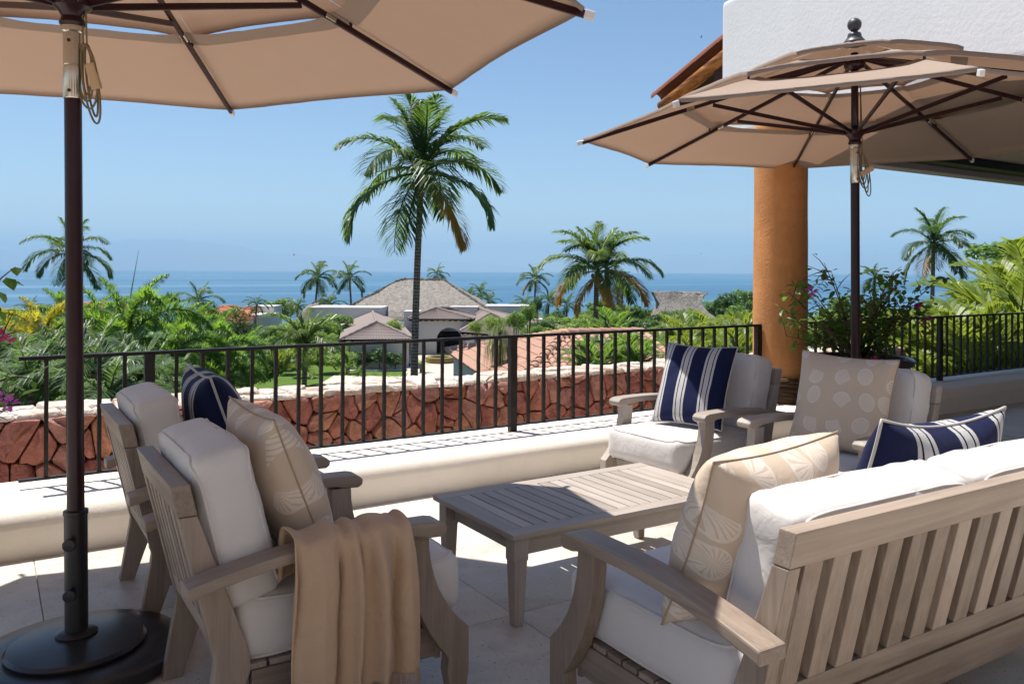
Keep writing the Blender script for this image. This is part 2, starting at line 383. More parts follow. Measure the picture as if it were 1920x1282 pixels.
def seam():
    s = N('sea_water'); v = s.world(); g = s.n('NewGeometry')
    st = s.noise(s.world((.0011, .0052, 1)), 1.0, 5, .62, .4)
    mpx = s.n('Mapping'); s.l(s.world((1, 1, 1)), mpx.inputs[0]); mpx.inputs['Rotation'].default_value = (0, 0, YAW); mpx.inputs['Scale'].default_value = (.00042, .0042, 1)
    st = s.noise(mpx.outputs[0], 1.0, 6, .66, .5)
    col = s.ramp(st, [(.36, (.026, .090, .165)), (.52, (.040, .12, .205)), (.62, (.08, .175, .25)), (.72, (.12, .225, .30))])
    wv = s.noise(s.world((.10, .22, 1)), 1, 4, .6)
    s.bsdf(col, .5, .22, normal=s.bump(wv, .35, 1.0))
seam()
N('hazed_mountain').bsdf((.20, .245, .27), .95, .05)  # pale base colour puts part of the distance haze into the hills
N('bird').bsdf((.02, .02, .022), .7)
# ------------------------------------------------------------------ terrain, sea, mountains
rng = random.Random(4)
def gz(Y):
    if Y < 62: return -7.2-.6*max(0, min(1, (Y-30)/32))
    if Y < 112: return -7.8
    return max(-30.5, -7.8-(Y-112)*.085)
m = MB(); nx, ys = 24, [-25, -8, 2, 7, 9.5, 12, 20, 30, 45, 62, 80, 100, 112, 140, 180, 230, 290, 360, 390]
for Y in ys:
    for i in range(nx+1):
        X = (i/nx-.5)*(60+Y*2.4+40); x, y = W(X, Y); m.v.append((x, y, gz(Y)-(.3 if Y < 30 else 0)))
for j in range(len(ys)-1):
    for i in range(nx): a = j*(nx+1)+i; m.f.append((a, a+1, a+nx+2, a+nx+1))
tag(m.build('ground', 'garden_soil', smooth=True), kind='structure')
m = MB(); q = [(-37900, 330), (37900, 330), (37900, 31900), (-37900, 31900)]
m.add([(*W(a, b), -29.5) for a, b in q], [(0, 1, 2, 3)]); tag(m.build('sea', 'sea_water'), kind='structure')
def ridge(pts, Y, D, seed):
    m = MB(); n = 90; rr = 7
    for j in range(rr+1):
        t = j/rr
        for i in range(n+1):
            u = i/n; px = pts[0][0]+(pts[-1][0]-pts[0][0])*u
            for k in range(len(pts)-1):
                if pts[k][0] <= px <= pts[k+1][0]:
                    f = (px-pts[k][0])/(pts[k+1][0]-pts[k][0]); f = f*f*(3-2*f); py = pts[k][1]+(pts[k+1][1]-pts[k][1])*f; break
            yy = Y+D*t; H = max(0, (502.7+.0052*px-py)/FPX*(Y+D*.5))+HC+29
            prof = math.sin(PI*min(1, t*1.0))**.8 if t < 1 else 0
            h = H*prof*(1+.13*noise.noise(Vector((px*.02, t*3, seed)))*(1-abs(2*t-1)))
            x, y = W((px-960)/FPX*yy, yy); m.v.append((x, y, -31+h))
    for j in range(rr):
        for i in range(n): a = j*(n+1)+i; m.f.append((a, a+1, a+n+2, a+n+1))
    return m
tag(ridge([(-900, 480), (-300, 470), (0, 466), (110, 458), (200, 452), (285, 446), (370, 452), (430, 458), (520, 474), (640, 481), (760, 486), (900, 494), (1010, 503)], 20500, 4000, 1).build('mountain_range', 'hazed_mountain', smooth=True), kind='structure')
tag(ridge([(1040, 508), (1140, 497), (1200, 481), (1240, 474), (1300, 477), (1340, 480), (1420, 476), (1520, 474), (1640, 470), (1720, 476), (1900, 470), (2200, 468), (2700, 475)], 19500, 4000, 7).build('mountain_range', 'hazed_mountain', smooth=True), kind='structure')
# ------------------------------------------------------------------ terrace floor
fl = MB().box(-9, 14.5, -3.3, 5.6, -.4, -.016).build('floor', 'grout'); tag(fl, kind='structure')
TS = .92; tm = {}
def tile_mesh(wx, wy):
    k = (round(wx, 3), round(wy, 3))
    if k not in tm: tm[k] = MB().box(-wx/2, wx/2, -wy/2, wy/2, -.0155, 0).mesh('floor_tile', 'travertine', .0022, bseg=1)
    return tm[k]
i0 = -6
for i in range(i0, 15):
    for j in range(-4, 6):
        x0 = .23+i*TS; y0 = 4.14-4*TS+j*TS; y1 = min(y0+TS, 5.238)
        if y1-y0 < .05 or x0 > 12.5: continue
        o = link('floor_tile', tile_mesh(TS-.003, y1-y0-.003), fl); o.location = (x0+TS/2, (y0+y1)/2, rng.uniform(-.0008, .0008))
# ------------------------------------------------------------------ parapet under the railing
def parapet(x0, x1, name, label):
    prof = [(5.24, -.02), (5.245, .05), (5.237, .12), (5.235, .17)]
    for k in range(7):
        t = PI/2*k/6; prof.append((5.235+.10*(1-math.cos(t)), .17+.10*math.sin(t)))
    prof += [(5.62, .276), (5.98, .268), (6.03, .24), (6.03, -1.2), (5.24, -1.2)]
    m = MB(); nseg = int((x1-x0)/.22); n = len(prof)
    for i in range(nseg+1):
        x = x0+(x1-x0)*i/nseg
        for k, (y, z) in enumerate(prof):
            d = .006*noise.noise(Vector((x*1.3, k*.35, 3))) if z > -.5 else 0
            m.v.append((x, y+d, z+d*.5))
    for i in range(nseg):
        for k in range(n): a = i*n+k; b = i*n+(k+1) % n; m.f.append((a, b, b+n, a+n))
    m.f.append(tuple(range(n))); m.f.append(tuple(range(nseg*n, nseg*n+n)))
    o = m.build(name, 'plaster_cream'); soft(o, 50); tag(o, label, 'wall')
parapet(-6, 13.5, 'parapet_wall', 'low rounded cream plaster parapet carrying the black iron railings')
# ------------------------------------------------------------------ wrought iron railings
RY = 5.72
def hammered(m, pts, wx, wy, seed):           # wavering square bar along pts
    pts = [Vector(p) for p in pts]; n = len(pts); t = (pts[-1]-pts[0]).normalized()
    a = Vector((0, 1, 0)); b = t.cross(a)
    vs = []
    for i, p in enumerate(pts):
        k1 = 1+.16*noise.noise(Vector((i*.9, seed, 1))); k2 = 1+.16*noise.noise(Vector((i*.9, seed, 9)))
        o = a*(.002*noise.noise(Vector((i*.6, seed, 4))))+b*(.003*noise.noise(Vector((i*.6, seed, 6))))
        for sx, sy in ((-1, -1), (1, -1), (1, 1), (-1, 1)): vs.append(p+o+a*sx*wy*k1+b*sy*wx*k2)
    fs = [(i*4+k, i*4+(k+1) % 4, (i+1)*4+(k+1) % 4, (i+1)*4+k) for i in range(n-1) for k in range(4)]
    fs += [(3, 2, 1, 0), tuple(range((n-1)*4, n*4))]
    m.add(vs, fs); return m
bal = [hammered(MB(), [(0, 0, z) for z in [.325+.72*k/16 for k in range(17)]], .0115, .0115, s*3.3).mesh('baluster', 'wrought_iron') for s in range(5)]
postm = hammered(MB(), [(0, 0, z) for z in [.262+.78*k/14 for k in range(15)]], .030, .026, 77).mesh('post', 'wrought_iron')
for me in bal+[postm]:
    pass
def railing(x0, x1, posts, label, sp=.158):
    r = empty('railing', ((x0+x1)/2, RY, .27)); off = Vector((-(x0+x1)/2, -RY, -.27))
    tag(r, label, 'railing', 'iron railings along the terrace edge')
    def bar(name, z, wz, wy, seed):
        n = int((x1-x0)/.05); o = hammered(MB(), [(x0+(x1-x0)*i/n, RY, z) for i in range(n+1)], wz, wy, seed).build(name, 'wrought_iron', r); o.location = off
    bar('top_rail', 1.052, .011, .022, 5); bar('bottom_rail', .325, .0075, .018, 8)
    for p in posts:
        o = link('post', postm, r); o.location = Vector((p, RY, 0))+off
    xs = sorted(posts); x = x0+.06; k = 0
    ends = [x0]+xs+[x1]
    for a, b in zip(ends[:-1], ends[1:]):
        L = b-a
        if L < .1: continue
        n = max(1, round(L/sp))
        for i in range(1, n):
            o = link('baluster', bal[(k*7+i*3) % 5], r); o.location = Vector((a+L*i/n, RY, 0))+off; o.rotation_euler.z = rng.uniform(-.15, .15); k += 1
    return r
railing(.17, 6.63, [.89, 3.655, 6.60], 'long black iron railing running up to the orange column from the bougainvillea')
railing(7.17, 13.2, [7.19, 9.86, 12.5], 'shaded black iron railing behind the potted bougainvillea, right up to the areca palms')
# ------------------------------------------------------------------ red stone garden wall
def clip(poly, nx, ny, d):
    out = []
    for i in range(len(poly)):
        p, q = poly[i], poly[(i+1) % len(poly)]; a = p[0]*nx+p[1]*ny-d; b = q[0]*nx+q[1]*ny-d
        if a <= 0: out.append(p)
        if (a < 0 < b) or (b < 0 < a): t = a/(a-b); out.append((p[0]+(q[0]-p[0])*t, p[1]+(q[1]-p[1])*t))
    return out
SY = 7.55
sw = empty('stone_wall', (4, SY, -.64)); tag(sw, 'red fieldstone garden wall with pale irregular cap beyond the railing', 'wall')
def sadd(mb, name, mat, **k):
    o = mb.build(name, mat, sw, **k); o.location = (-4, -SY, .6); return o
sadd(MB().box(-2.6, 12.0, SY+.05, SY+.46, -1.2, .44), 'core', 'mortar')
seeds = []; r2 = random.Random(11); gx, gzv = .215, .185
for i in range(int(14.6/gx)+2):
    for j in range(7):
        seeds.append((-2.7+i*gx+(gx/2 if j % 2 else 0)+r2.uniform(-.13, .13), -.72+j*gzv+r2.uniform(-.11, .11)))
seeds = [q for q in seeds if r2.random() > .17]
stones = []
for i, (sx, sz) in enumerate(seeds):
    poly = [(sx-.32, sz-.4), (sx+.32, sz-.4), (sx+.32, sz+.4), (sx-.32, sz+.4)]
    for j, (tx, tz) in enumerate(seeds):
        if i == j or abs(tx-sx) > .8: continue
        nx_, nz_ = tx-sx, tz-sz; L = math.hypot(nx_, nz_)
        if L > .85: continue
        nx_ /= L; nz_ /= L; poly = clip(poly, nx_, nz_, nx_*(sx+tx)/2+nz_*(sz+tz)/2)
    poly = clip(poly, 0, 1, .452); poly = clip(poly, 0, -1, .95); poly = clip(poly, -1, 0, 2.6); poly = clip(poly, 1, 0, 12.0)
    if len(poly) < 3: continue
    ar = abs(sum(poly[k][0]*poly[(k+1) % len(poly)][1]-poly[(k+1) % len(poly)][0]*poly[k][1] for k in range(len(poly))))/2
    if ar < .004: continue
    stones.append(poly)
for poly in stones:
    cx = sum(p[0] for p in poly)/len(poly); cz = sum(p[1] for p in poly)/len(poly)
    sub = []                                    # worn corners: subdivide and round a little
    n = len(poly)
    for k in range(n):
        p, q = poly[k], poly[(k+1) % n]
        for t in (.14, .5, .86): sub.append((p[0]+(q[0]-p[0])*t, p[1]+(q[1]-p[1])*t))
    m = MB(); dep = r2.uniform(.005, .04); tilt = (r2.uniform(-.1, .1), r2.uniform(-.1, .1)); ns = len(sub); rings = []
    for sc, yy in ((.996, .09), (.99, -.012-dep*.3), (.93, -.03-dep), (.5, -.045-dep)):
        ring = []
        for (px, pz) in sub:
            dx, dz = px-cx, pz-cz; L = math.hypot(dx, dz)+1e-6; k = max(.3, sc-.0025/L)
            j = .010*noise.noise(Vector((px*9, pz*9, yy*3)))
            ring.append(len(m.v)); m.v.append((cx+dx*k+j, SY+yy+dx*tilt[0]+dz*tilt[1]+.045*noise.noise(Vector((px*9+dx*sc*9, pz*9, 5+sc*4))), cz+dz*k+j))
        rings.append(ring)
    for a, b in zip(rings[:-1], rings[1:]):
        for k in range(ns): k2 = (k+1) % ns; m.f.append((a[k], a[k2], b[k2], b[k]))
    c = len(m.v); m.v.append((cx, SY-.05-dep+.02*noise.noise(Vector((cx*5, cz*5, 2))), cz))
    for k in range(ns): m.f.append((rings[-1][k], rings[-1][(k+1) % ns], c))
    o = sadd(m, 'stone', 'red_stone'); soft(o, 42)
# pale rubble cap: ragged thin slabs bedded in mortar
sadd(MB().box(-2.6, 12.0, SY-.035, SY+.48, .44, .462), 'cap_bed', 'pale_stone')
cs = []
for i in range(60):
    for j in range(2): cs.append((-2.6+i*.245+r2.uniform(-.11, .11), SY+.06+j*.25+r2.uniform(-.07, .07)))
for i, (sx, sy) in enumerate(cs):
    poly = [(sx-.4, sy-.4), (sx+.4, sy-.4), (sx+.4, sy+.4), (sx-.4, sy+.4)]
    for j, (tx, ty) in enumerate(cs):
        if i == j or abs(tx-sx) > .8: continue
        a, b = tx-sx, ty-sy; L = math.hypot(a, b); a /= L; b /= L; poly = clip(poly, a, b, a*(sx+tx)/2+b*(sy+ty)/2)
    e0 = SY-.06+.025*math.sin(i*1.7); poly = clip(poly, 0, -1, -e0); poly = clip(poly, 0, 1, SY+.5); poly = clip(poly, -1, 0, 2.6); poly = clip(poly, 1, 0, 12.0)
    if len(poly) < 3: continue
    cx = sum(p[0] for p in poly)/len(poly); cy = sum(p[1] for p in poly)/len(poly); sub = []; n = len(poly)
    for k in range(n):
        p, q = poly[k], poly[(k+1) % n]
        for t in (.12, .4, .65, .88): sub.append((p[0]+(q[0]-p[0])*t+r2.uniform(-.008, .008), p[1]+(q[1]-p[1])*t+r2.uniform(-.008, .008)))
    ns = len(sub); zt = .485+r2.uniform(-.016, .016); tl = (r2.uniform(-.06, .06), r2.uniform(-.08, .08)); m = MB()
    bot = [(cx+(a-cx)*.985, cy+(b-cy)*.985, .438+.016*noise.noise(Vector((a*8, b*8, 1)))) for a, b in sub]
    mid = [(cx+(a-cx)*.99, cy+(b-cy)*.99, zt-.022+(a-cx)*tl[0]+(b-cy)*tl[1]+.012*noise.noise(Vector((a*11, b*11, 3)))) for a, b in sub]
    top = [(cx+(a-cx)*.88, cy+(b-cy)*.88, zt+(a-cx)*tl[0]+(b-cy)*tl[1]+.010*noise.noise(Vector((a*13, b*13, 5)))) for a, b in sub]
    m.add(bot+mid+top+[(cx, cy, zt+.006)], [(r*ns+k, r*ns+(k+1) % ns, (r+1)*ns+(k+1) % ns, (r+1)*ns+k) for r in (0, 1) for k in range(ns)]+[(2*ns+k, 2*ns+(k+1) % ns, 3*ns) for k in range(ns)])
    soft(sadd(m, 'cap_stone', 'pale_stone'), 35)
m = MB(); m.box(-6, 13.5, 6.032, SY+.06, -1.3, -.32); tag(m.build('bounce_ledge', 'pale_paving'), kind='structure')  # unseen pale ledge, added to bounce sun up onto the stone wall
# ------------------------------------------------------------------ orange column
cl = empty('column', (6.91, 5.70, .27)); tag(cl, 'round ochre plaster column with woven twig wrap at its foot', 'column')
m = MB(); prof = []
for k in range(41):
    z = .25+k*(2.87)/40; t = k/40; prof.append((.262+.012*(1-t)+.004*noise.noise(Vector((z*2, 3, 1))), z-.27))
o = m.lathe(prof, 48).build('shaft', 'ochre', cl, smooth=True)
for k in range(34):                           # woven twig rings
    z = .02+k*.0071*1.0; mm = MB(); pts = []
    rr = .292+.008*math.sin(k*2.1)
    for i in range(40):
        t = 2*PI*i/40; pts.append((math.cos(t)*(rr+.008*math.sin(9*t+k*PI)), math.sin(t)*(rr+.008*math.sin(9*t+k*PI)), z+.006*noise.noise(Vector((t*2, k, 0)))))
    mm.tube(pts, r2.uniform(.0045, .008), 5, closed=True).build('wrap_twig', 'twig', cl)
# ------------------------------------------------------------------ house over the covered terrace
A = (7.25, 6.85); B = (A[0]-.25*7.6, A[1]-.968*7.6)      # white wall line
hs = empty('villa', (9, 4, 2.9)); tag(hs, 'white stucco upper wall of the villa over the covered terrace', 'building')
def hadd(mb, name, mat, parent=None, **k):
    o = mb.build(name, mat, parent or hs, **k)
    if parent is None: o.location = (-9, -4, -2.9)
    return o
m = MB(); m.prism([A, B, (14.5, B[1]), (14.5, A[1])], lambda p, h: (p[0], p[1], h), 3.12, 4.74)
hadd(m, 'wall', 'plaster_white', bevel=.07, bseg=4)
hadd(MB().box(7.33, 14.4, 6.2, 6.44, 2.92, 3.117), 'beam', 'beam_grey', bevel=.01)
hadd(MB().box(7.33, 14.4, 5.93, 6.197, 3.0, 3.116), 'blind_track', 'navy_track', bevel=.006)
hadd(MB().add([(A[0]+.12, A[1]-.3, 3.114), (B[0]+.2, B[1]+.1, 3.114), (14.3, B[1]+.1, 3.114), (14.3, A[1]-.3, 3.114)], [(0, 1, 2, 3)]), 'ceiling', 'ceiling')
# far interior wall of the covered terrace, well out to the right
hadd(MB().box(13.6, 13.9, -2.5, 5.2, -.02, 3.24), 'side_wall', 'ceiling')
# unseen villa front behind the viewpoint, added to bounce warm light into shade
hadd(MB().box(-9, 4.6, -3.75, -3.3, -.4, 6.2), 'bounce_facade', 'bounce_plaster', bevel=.03); hadd(MB().box(4.62, 14.5, -3.75, -3.35, -.4, 3.1), 'room_wall', 'interior_shade')  # room wall painted near-black for the unlit depth under the roof
for i in range(3):
    xx = -7+i*4.0; hadd(MB().box(xx, xx+2.0, -3.298, -3.25, .02, 2.4), 'glass_door', 'door_wood', bevel=.02)
# tiled eave, falling towards the sea
rf = empty('eave_roof'); rf.parent = hs; rf.location = (-9, -4, -2.9)
sl_ = math.atan2(.45, 1.11)
def eave_z(y): return 4.27-(y-6.94)*.397
def barrel(L, r, th=.014, seg=7, r2_=None):
    r2_ = r2_ or r*.86; m = MB(); vs = []
    for (yy, ra) in ((0, r), (L, r2_)):
        for rad in (ra, ra-th):
            for k in range(seg+1):
                t = PI*k/seg; vs.append((rad*math.cos(t), yy, rad*math.sin(t)))
    n = seg+1
    for k in range(seg):
        m.f += [(k, k+1, 2*n+k+1, 2*n+k), (n+k, 3*n+k, 3*n+k+1, n+k+1), (k, n+k, n+k+1, k+1), (2*n+k, 2*n+k+1, 3*n+k+1, 3*n+k)]
    for k in (0, seg): m.f.append((k, 2*n+k, 3*n+k, n+k))
    m.v = vs; return m
bt = barrel(.46, .095).mesh('tile', 'eave_tile', smooth=False); bt.polygons.foreach_set('use_smooth', [True]*len(bt.polygons)); bt.set_sharp_from_angle(angle=R(45))
for i in range(15):
    for j in range(5):
        o = link('tile', bt, rf); y = 8.14-j*.385; pan = i % 2
        o.location = (7.42+i*.165, y, eave_z(y)+(.075 if pan else .045)+(.012 if not pan else 0)); o.rotation_euler = (sl_+R(1.5), 0, PI)
        if pan: o.scale = (1, 1, -1)
o = MB().prism([(6.3, eave_z(6.3)-.0), (8.08, eave_z(8.08)-.0), (8.08, eave_z(8.08)-.03), (6.3, eave_z(6.3)-.03)], lambda p, h: (h, p[0], p[1]), 7.52, 13).build('roof_deck', 'dark_wood', rf)
for i in range(9):                            # varnished log rafters
    xx = 7.41+i*.62; pts = [(xx+.01*noise.noise(Vector((k, i, 0))), 6.2+k*.182, eave_z(6.2+k*.182)-.12+.008*noise.noise(Vector((k*.7, i, 4)))) for k in range(11)]
    o = MB().tube(pts, [.085*(1+.1*noise.noise(Vector((k, i, 9)))) for k in range(11)], 10).build('rafter', 'varnished_log', rf, smooth=True)
MB().box(7.4, 13, 6.9, 7.1, 3.7, eave_z(7.0)-.21).build('wall_plate', 'dark_wood', rf)

# ------------------------------------------------------------------ sea haze
s = N('sea_haze'); v = s.n('VolumePrincipled'); v.inputs['Color'].default_value = (.42, .70, 1.0, 1); v.inputs['Density'].default_value = 8e-5; v.inputs['Anisotropy'].default_value = 0
s.l(v.outputs[0], s.out.inputs['Volume'])
m = MB(); q = [(-38000, -60), (38000, -60), (38000, 32000), (-38000, 32000)]
m.prism([W(a, b) for a, b in q], lambda p, h: (p[0], p[1], h), -33, 1000)
tag(m.build('haze', 'sea_haze'), kind='stuff')
# ------------------------------------------------------------------ parasols
UR, UZ, USL = 2.08, 2.63, .30
def rz_(r): return UZ+USL*(UR-r)
def panel(ri, ro, lift_in, lift_out, bulge, name, dip=.035, sag=.05, hem=.022):
    m = MB(); ns, ntt = 10, 12; h = PI/8
    for i in range(ns+1):
        s = i/ns; r = ri+(ro-ri)*s
        for j in range(ntt+1):
            t = -1+2*j/ntt; k = 1-t*t; kf = 1-t**6
            rr = r-(dip*k*s**6); L = lift_in+(lift_out-lift_in)*s
            z = rz_(rr)+L+bulge*kf*s-sag*kf*(1-s)**2-.012*math.sin(PI*s)*k+.004*noise.noise(Vector((s*5, t*4, ro)))
            m.v.append((rr*math.cos(h), rr*math.sin(h)*t, z))
    base = ns*(ntt+1)                          # turned-down hem
    for j in range(ntt+1):
        p = m.v[base+j]; m.v.append((p[0]-.006, p[1], p[2]-hem))
    for i in range(ns+1):
        for j in range(ntt): a = i*(ntt+1)+j; m.f.append((a, a+1, a+ntt+2, a+ntt+1))
    return m.mesh(name, 'canopy_cloth', smooth=True)
PAN = [panel(1.245, UR-.01, .022, .016, -.01, 'canopy_panel', .035, .036), panel(.70, 1.37, .06, .072, .026, 'vent_panel', .02, .015, .03), panel(.03, .79, .10, .125, .015, 'crown_panel', .015, 0, .028)]
def parasol(loc, rot0, tilt, label):
    u = empty('parasol', loc); tag(u, label, 'umbrella', 'taupe market parasols')
    u.rotation_euler = (tilt[0], tilt[1], 0)
    b = MB().lathe([(0, 0), (.385, 0), (.40, .012), (.40, .052), (.385, .064), (.30, .07), (.0, .072)], 56).build('base_plate', 'cast_base', u); soft(b, 35)
    b = MB().lathe([(.20, .071), (.252, .073), (.258, .085), (.245, .098), (.16, .112), (.07, .122), (.0, .124)], 56).build('base_disc', 'cast_base', u); soft(b, 35)
    sl2 = MB().lathe([(.075, .112), (.078, .128), (.062, .138), (.043, .142), (.043, .60), (.046, .602), (.046, .618), (.036, .622)], 28).build('base_sleeve', 'black_metal', u); soft(sl2, 35)
    for z in (.30, .50):
        k = MB(); M = Matrix.Rotation(-YAW+.15, 4, 'Z') @ Matrix.Translation((0, -.04, z)) @ Matrix.Rotation(PI/2, 4, 'X')
        g = MB().lathe([(.008, 0), (.008, .02), (.024, .022), (.027, .03), (.024, .042), (.0, .044)], 9); k.add([M @ Vector(p) for p in g.v], g.f); soft(k.build('knob', 'black_metal', sl2), 35)
    soft(MB().lathe([(.0325, .58), (.0325, 2.28)], 24).build('pole', 'lacquered_pole', u), 60)
    cl = MB().lathe([(.034, 2.272), (.0355, 2.275), (.0355, 2.40), (.0335, 2.402), (.0335, 2.406), (.0355, 2.408), (.0355, 2.535), (.045, 2.54), (.046, 2.56), (.034, 2.562)], 24).build('pole_joint', 'steel', u); soft(cl, 35)
    for z in (2.30, 2.50):
        M = Matrix.Rotation(-YAW+.1, 4, 'Z') @ Matrix.Translation((0, -.035, z)) @ Matrix.Rotation(PI/2, 4, 'X'); g = MB().lathe([(.007, 0), (.007, .003), (0, .004)], 10); MB().add([M @ Vector(p) for p in g.v], g.f).build('screw', 'dark_wood', cl)
    MB().lathe([(.027, 2.55), (.027, 3.26)], 16).build('upper_pole', 'lacquered_pole', u, smooth=True)
    hub = MB().lathe([(.044, 2.562), (.05, 2.575), (.041, 2.60), (.052, 2.622), (.072, 2.64), (.076, 2.665), (.06, 2.682), (.03, 2.69)], 20).build('runner', 'lacquered_pole', u); soft(hub, 35)
    MB().lathe([(.03, 3.13), (.075, 3.15), (.08, 3.185), (.05, 3.2)], 18).build('top_hub', 'lacquered_pole', u, smooth=True)
    fin = MB().lathe([(.10, 3.325), (.075, 3.35), (.05, 3.385), (.052, 3.39), (.045, 3.41), (.024, 3.418), (.024, 3.43)]+[(.052*math.sin(PI*(.13+.87*k/12)), 3.475-.052*math.cos(PI*(.13+.87*k/12))) for k in range(13)], 24).build('finial', 'finial_grey', u, smooth=True)
    for k in range(8):
        th = rot0+k*PI/4; Rm = Matrix.Rotation(th, 4, 'Z')
        for pm in PAN:
            o = link(pm.name.split('.')[0], pm, u); o.rotation_euler = (0, 0, th+PI/8)
        a = math.atan(USL)
        def bar(name, r0, z0, r1, z1, wd, ht, mat='lacquered_pole', par=u, bev=.003):
            L = math.hypot(r1-r0, z1-z0); M = Rm @ Matrix.Translation((r0, 0, z0)) @ Matrix.Rotation(-math.atan2(z1-z0, r1-r0), 4, 'Y')
            return MB().box(0, L, -wd, wd, -ht, ht, M).build(name, mat, par, bevel=bev, bseg=1)
        rb = bar('rib', .06, rz_(.06)-.022, UR+.005, rz_(UR+.005)-.014, .010, .0155)
        bar('end_cap', UR-.012, rz_(UR)-.008, UR+.03, rz_(UR+.03)-.012, .0125, .018, 'end_cap', rb)
        bar('rib_clip', 1.20, rz_(1.20)-.02, 1.26, rz_(1.26)-.02, .016, .012, 'steel', rb)
        bar('vent_stay', 1.36, rz_(1.36)+.0, 1.35, rz_(1.35)+.065, .008, .006, 'lacquered_pole', rb)
        bar('strut', .065, 2.655, 1.06, rz_(1.06)-.045, .009, .0145)
    # coiled pull cord
    m = MB(); ca = -YAW+.55
    cx, cy = .052*math.cos(-PI/2+ca+.9), .052*math.sin(-PI/2+ca+.9)
    ux, uy = CA, -SA
    for k in range(5):
        pts = []; hgt = .20+.03*k; wdt = .018+.012*(k % 3); ph = k*.4
        for i in range(29):
            t = 2*PI*i/28; pts.append((cx+ux*(wdt*math.sin(t)+.012*k*(1-math.cos(t))*.5)+.008*math.cos(k*2), cy+uy*(wdt*math.sin(t)+.012*k*(1-math.cos(t))*.5)+.008*math.sin(k*3), 2.49-hgt*.5*(1-math.cos(t))))
        m.tube(pts, .0042, 6, cap=False)
    m.tube([(cx*.9, cy*.9, 2.49), (cx*.8, cy*.8, 2.60), (cx*.75+.005, cy*.75, 2.75), (.03, -.025, 3.12)], .0038, 6)
    m.tube([(cx*.95+.01, cy, 2.48), (cx*.85+.012, cy*.9, 2.62), (.04, -.02, 3.1)], .0038, 6)
    m.build('pull_cord', 'cord', u, smooth=True)
    M = Matrix.Translation((cx+ux*.035, cy+uy*.035, 2.36)) @ Matrix.Rotation(-YAW, 4, 'Z') @ Matrix.Rotation(-.5 if loc[0] > 2 else 1.3, 4, 'Y')
    MB().box(-.055, .055, -.012, .012, -.02, .02, M).build('cord_toggle', 'wooden_toggle', u, bevel=.008)
    return u
parasol((*W(-1.745, 3.33), 0), R(14.3), (-.006, -.010), 'taupe parasol planted in a black base behind the two slatted chair backs')
parasol((*W(2.63, 6.30), 0), R(6.5), (-.004, -.008), 'taupe tiered parasol rising in front of the orange column, finial against the white wall')
# ------------------------------------------------------------------ teak seating
RK = .2373
def rear(z): return -.46+(.90-z)*RK
def bez(p0, p1, p2, n=8):
    return [((1-t)**2*p0[0]+2*t*(1-t)*p1[0]+t*t*p2[0], (1-t)**2*p0[1]+2*t*(1-t)*p1[1]+t*t*p2[1]) for t in [i/n for i in range(n+1)]]
def seat_frame(name, hb, nsl, pale=False):
    g = empty(name); P = 'pale_' if pale else 'teak_'
    xz = lambda p, h: (p[0], h, p[1])
    def pr(nm, prof, y0, y1, ax, par=g, bev=.004): return MB().prism(prof, xz, y0, y1).build(nm, P+ax, par, bevel=bev)
    for s in (-1, 1):
        a, b = (hb-.048, hb) if s > 0 else (-hb, -hb+.048)
        pr('back_post', [(rear(.80)+.0, .80), (rear(.80)+.058, .80), (-.215, .34), (-.205, .27), (-.30, .0), (-.37, .0), (-.325, .27), (-.32, .31)], a, b, 'z')
        a, b = (hb-.04, hb+.004) if s > 0 else (-hb-.004, -hb+.04)
        pr('side_apron', [(-.205, .145), (.475, .145), (.475, .262), (-.205, .262)], a, b, 'x')
        a, b = (hb+.006, hb+.066) if s > 0 else (-hb-.066, -hb-.006)
        fr = bez((.415, .63), (.415, .40), (.585, .255)); bk = bez((.50, .155), (.325, .36), (.325, .628))
        pr('front_leg', [(.515, 0), (.572, 0), (.585, .10)]+fr[::-1]+bk[::-1]+[(.495, .10)], a, b, 'z')
        a, b = (hb+.001, hb+.106) if s > 0 else (-hb-.106, -hb-.001)
        top = bez((-.43, .607), (-.05, .70), (.42, .682), 10)
        arm = top+[(.452, .675), (.470, .658), (.468, .637), (.45, .624), (.40, .626), (.345, .640)]+bez((.345, .640), (-.05, .665), (-.43, .565), 8)[1:]
        pr('armrest', arm, a, b, 'x', bev=.007)
    def rake(nm, z0, z1, o0, o1, y0, y1, ax, bev=.004):
        return pr(nm, [(rear(z0)+o0, z0), (rear(z0)+o1, z0), (rear(z1)+o1, z1), (rear(z1)+o0, z1)], y0, y1, ax, bev=bev)
    rake('top_rail', .802, .905, -.001, .059, -hb, hb, 'y')
    rake('lower_rail', .345, .425, .006, .044, -hb+.049, hb-.049, 'y')
    wid = 2*(hb-.049); pit = wid/nsl; sw_ = pit*.62
    for i in range(nsl):
        c = -wid/2+pit*(i+.5); rake('back_slat', .426, .801, .005, .046, c-sw_/2, c+sw_/2, 'z', .003)
    MB().box(.475, .497, -hb-.005, hb+.005, .135, .262).build('front_apron', P+'y', g, bevel=.003)
    MB().box(-.235, -.206, -hb+.041, hb-.041, .145, .262).build('rear_apron', P+'y', g, bevel=.003)
    n = 9
    for i in range(n):
        x0 = -.225+i*.0815; MB().box(x0, x0+.07, -hb+.002, hb-.002, .2635, .283).build('seat_slat', P+'y', g, bevel=.002, bseg=1)
    return g
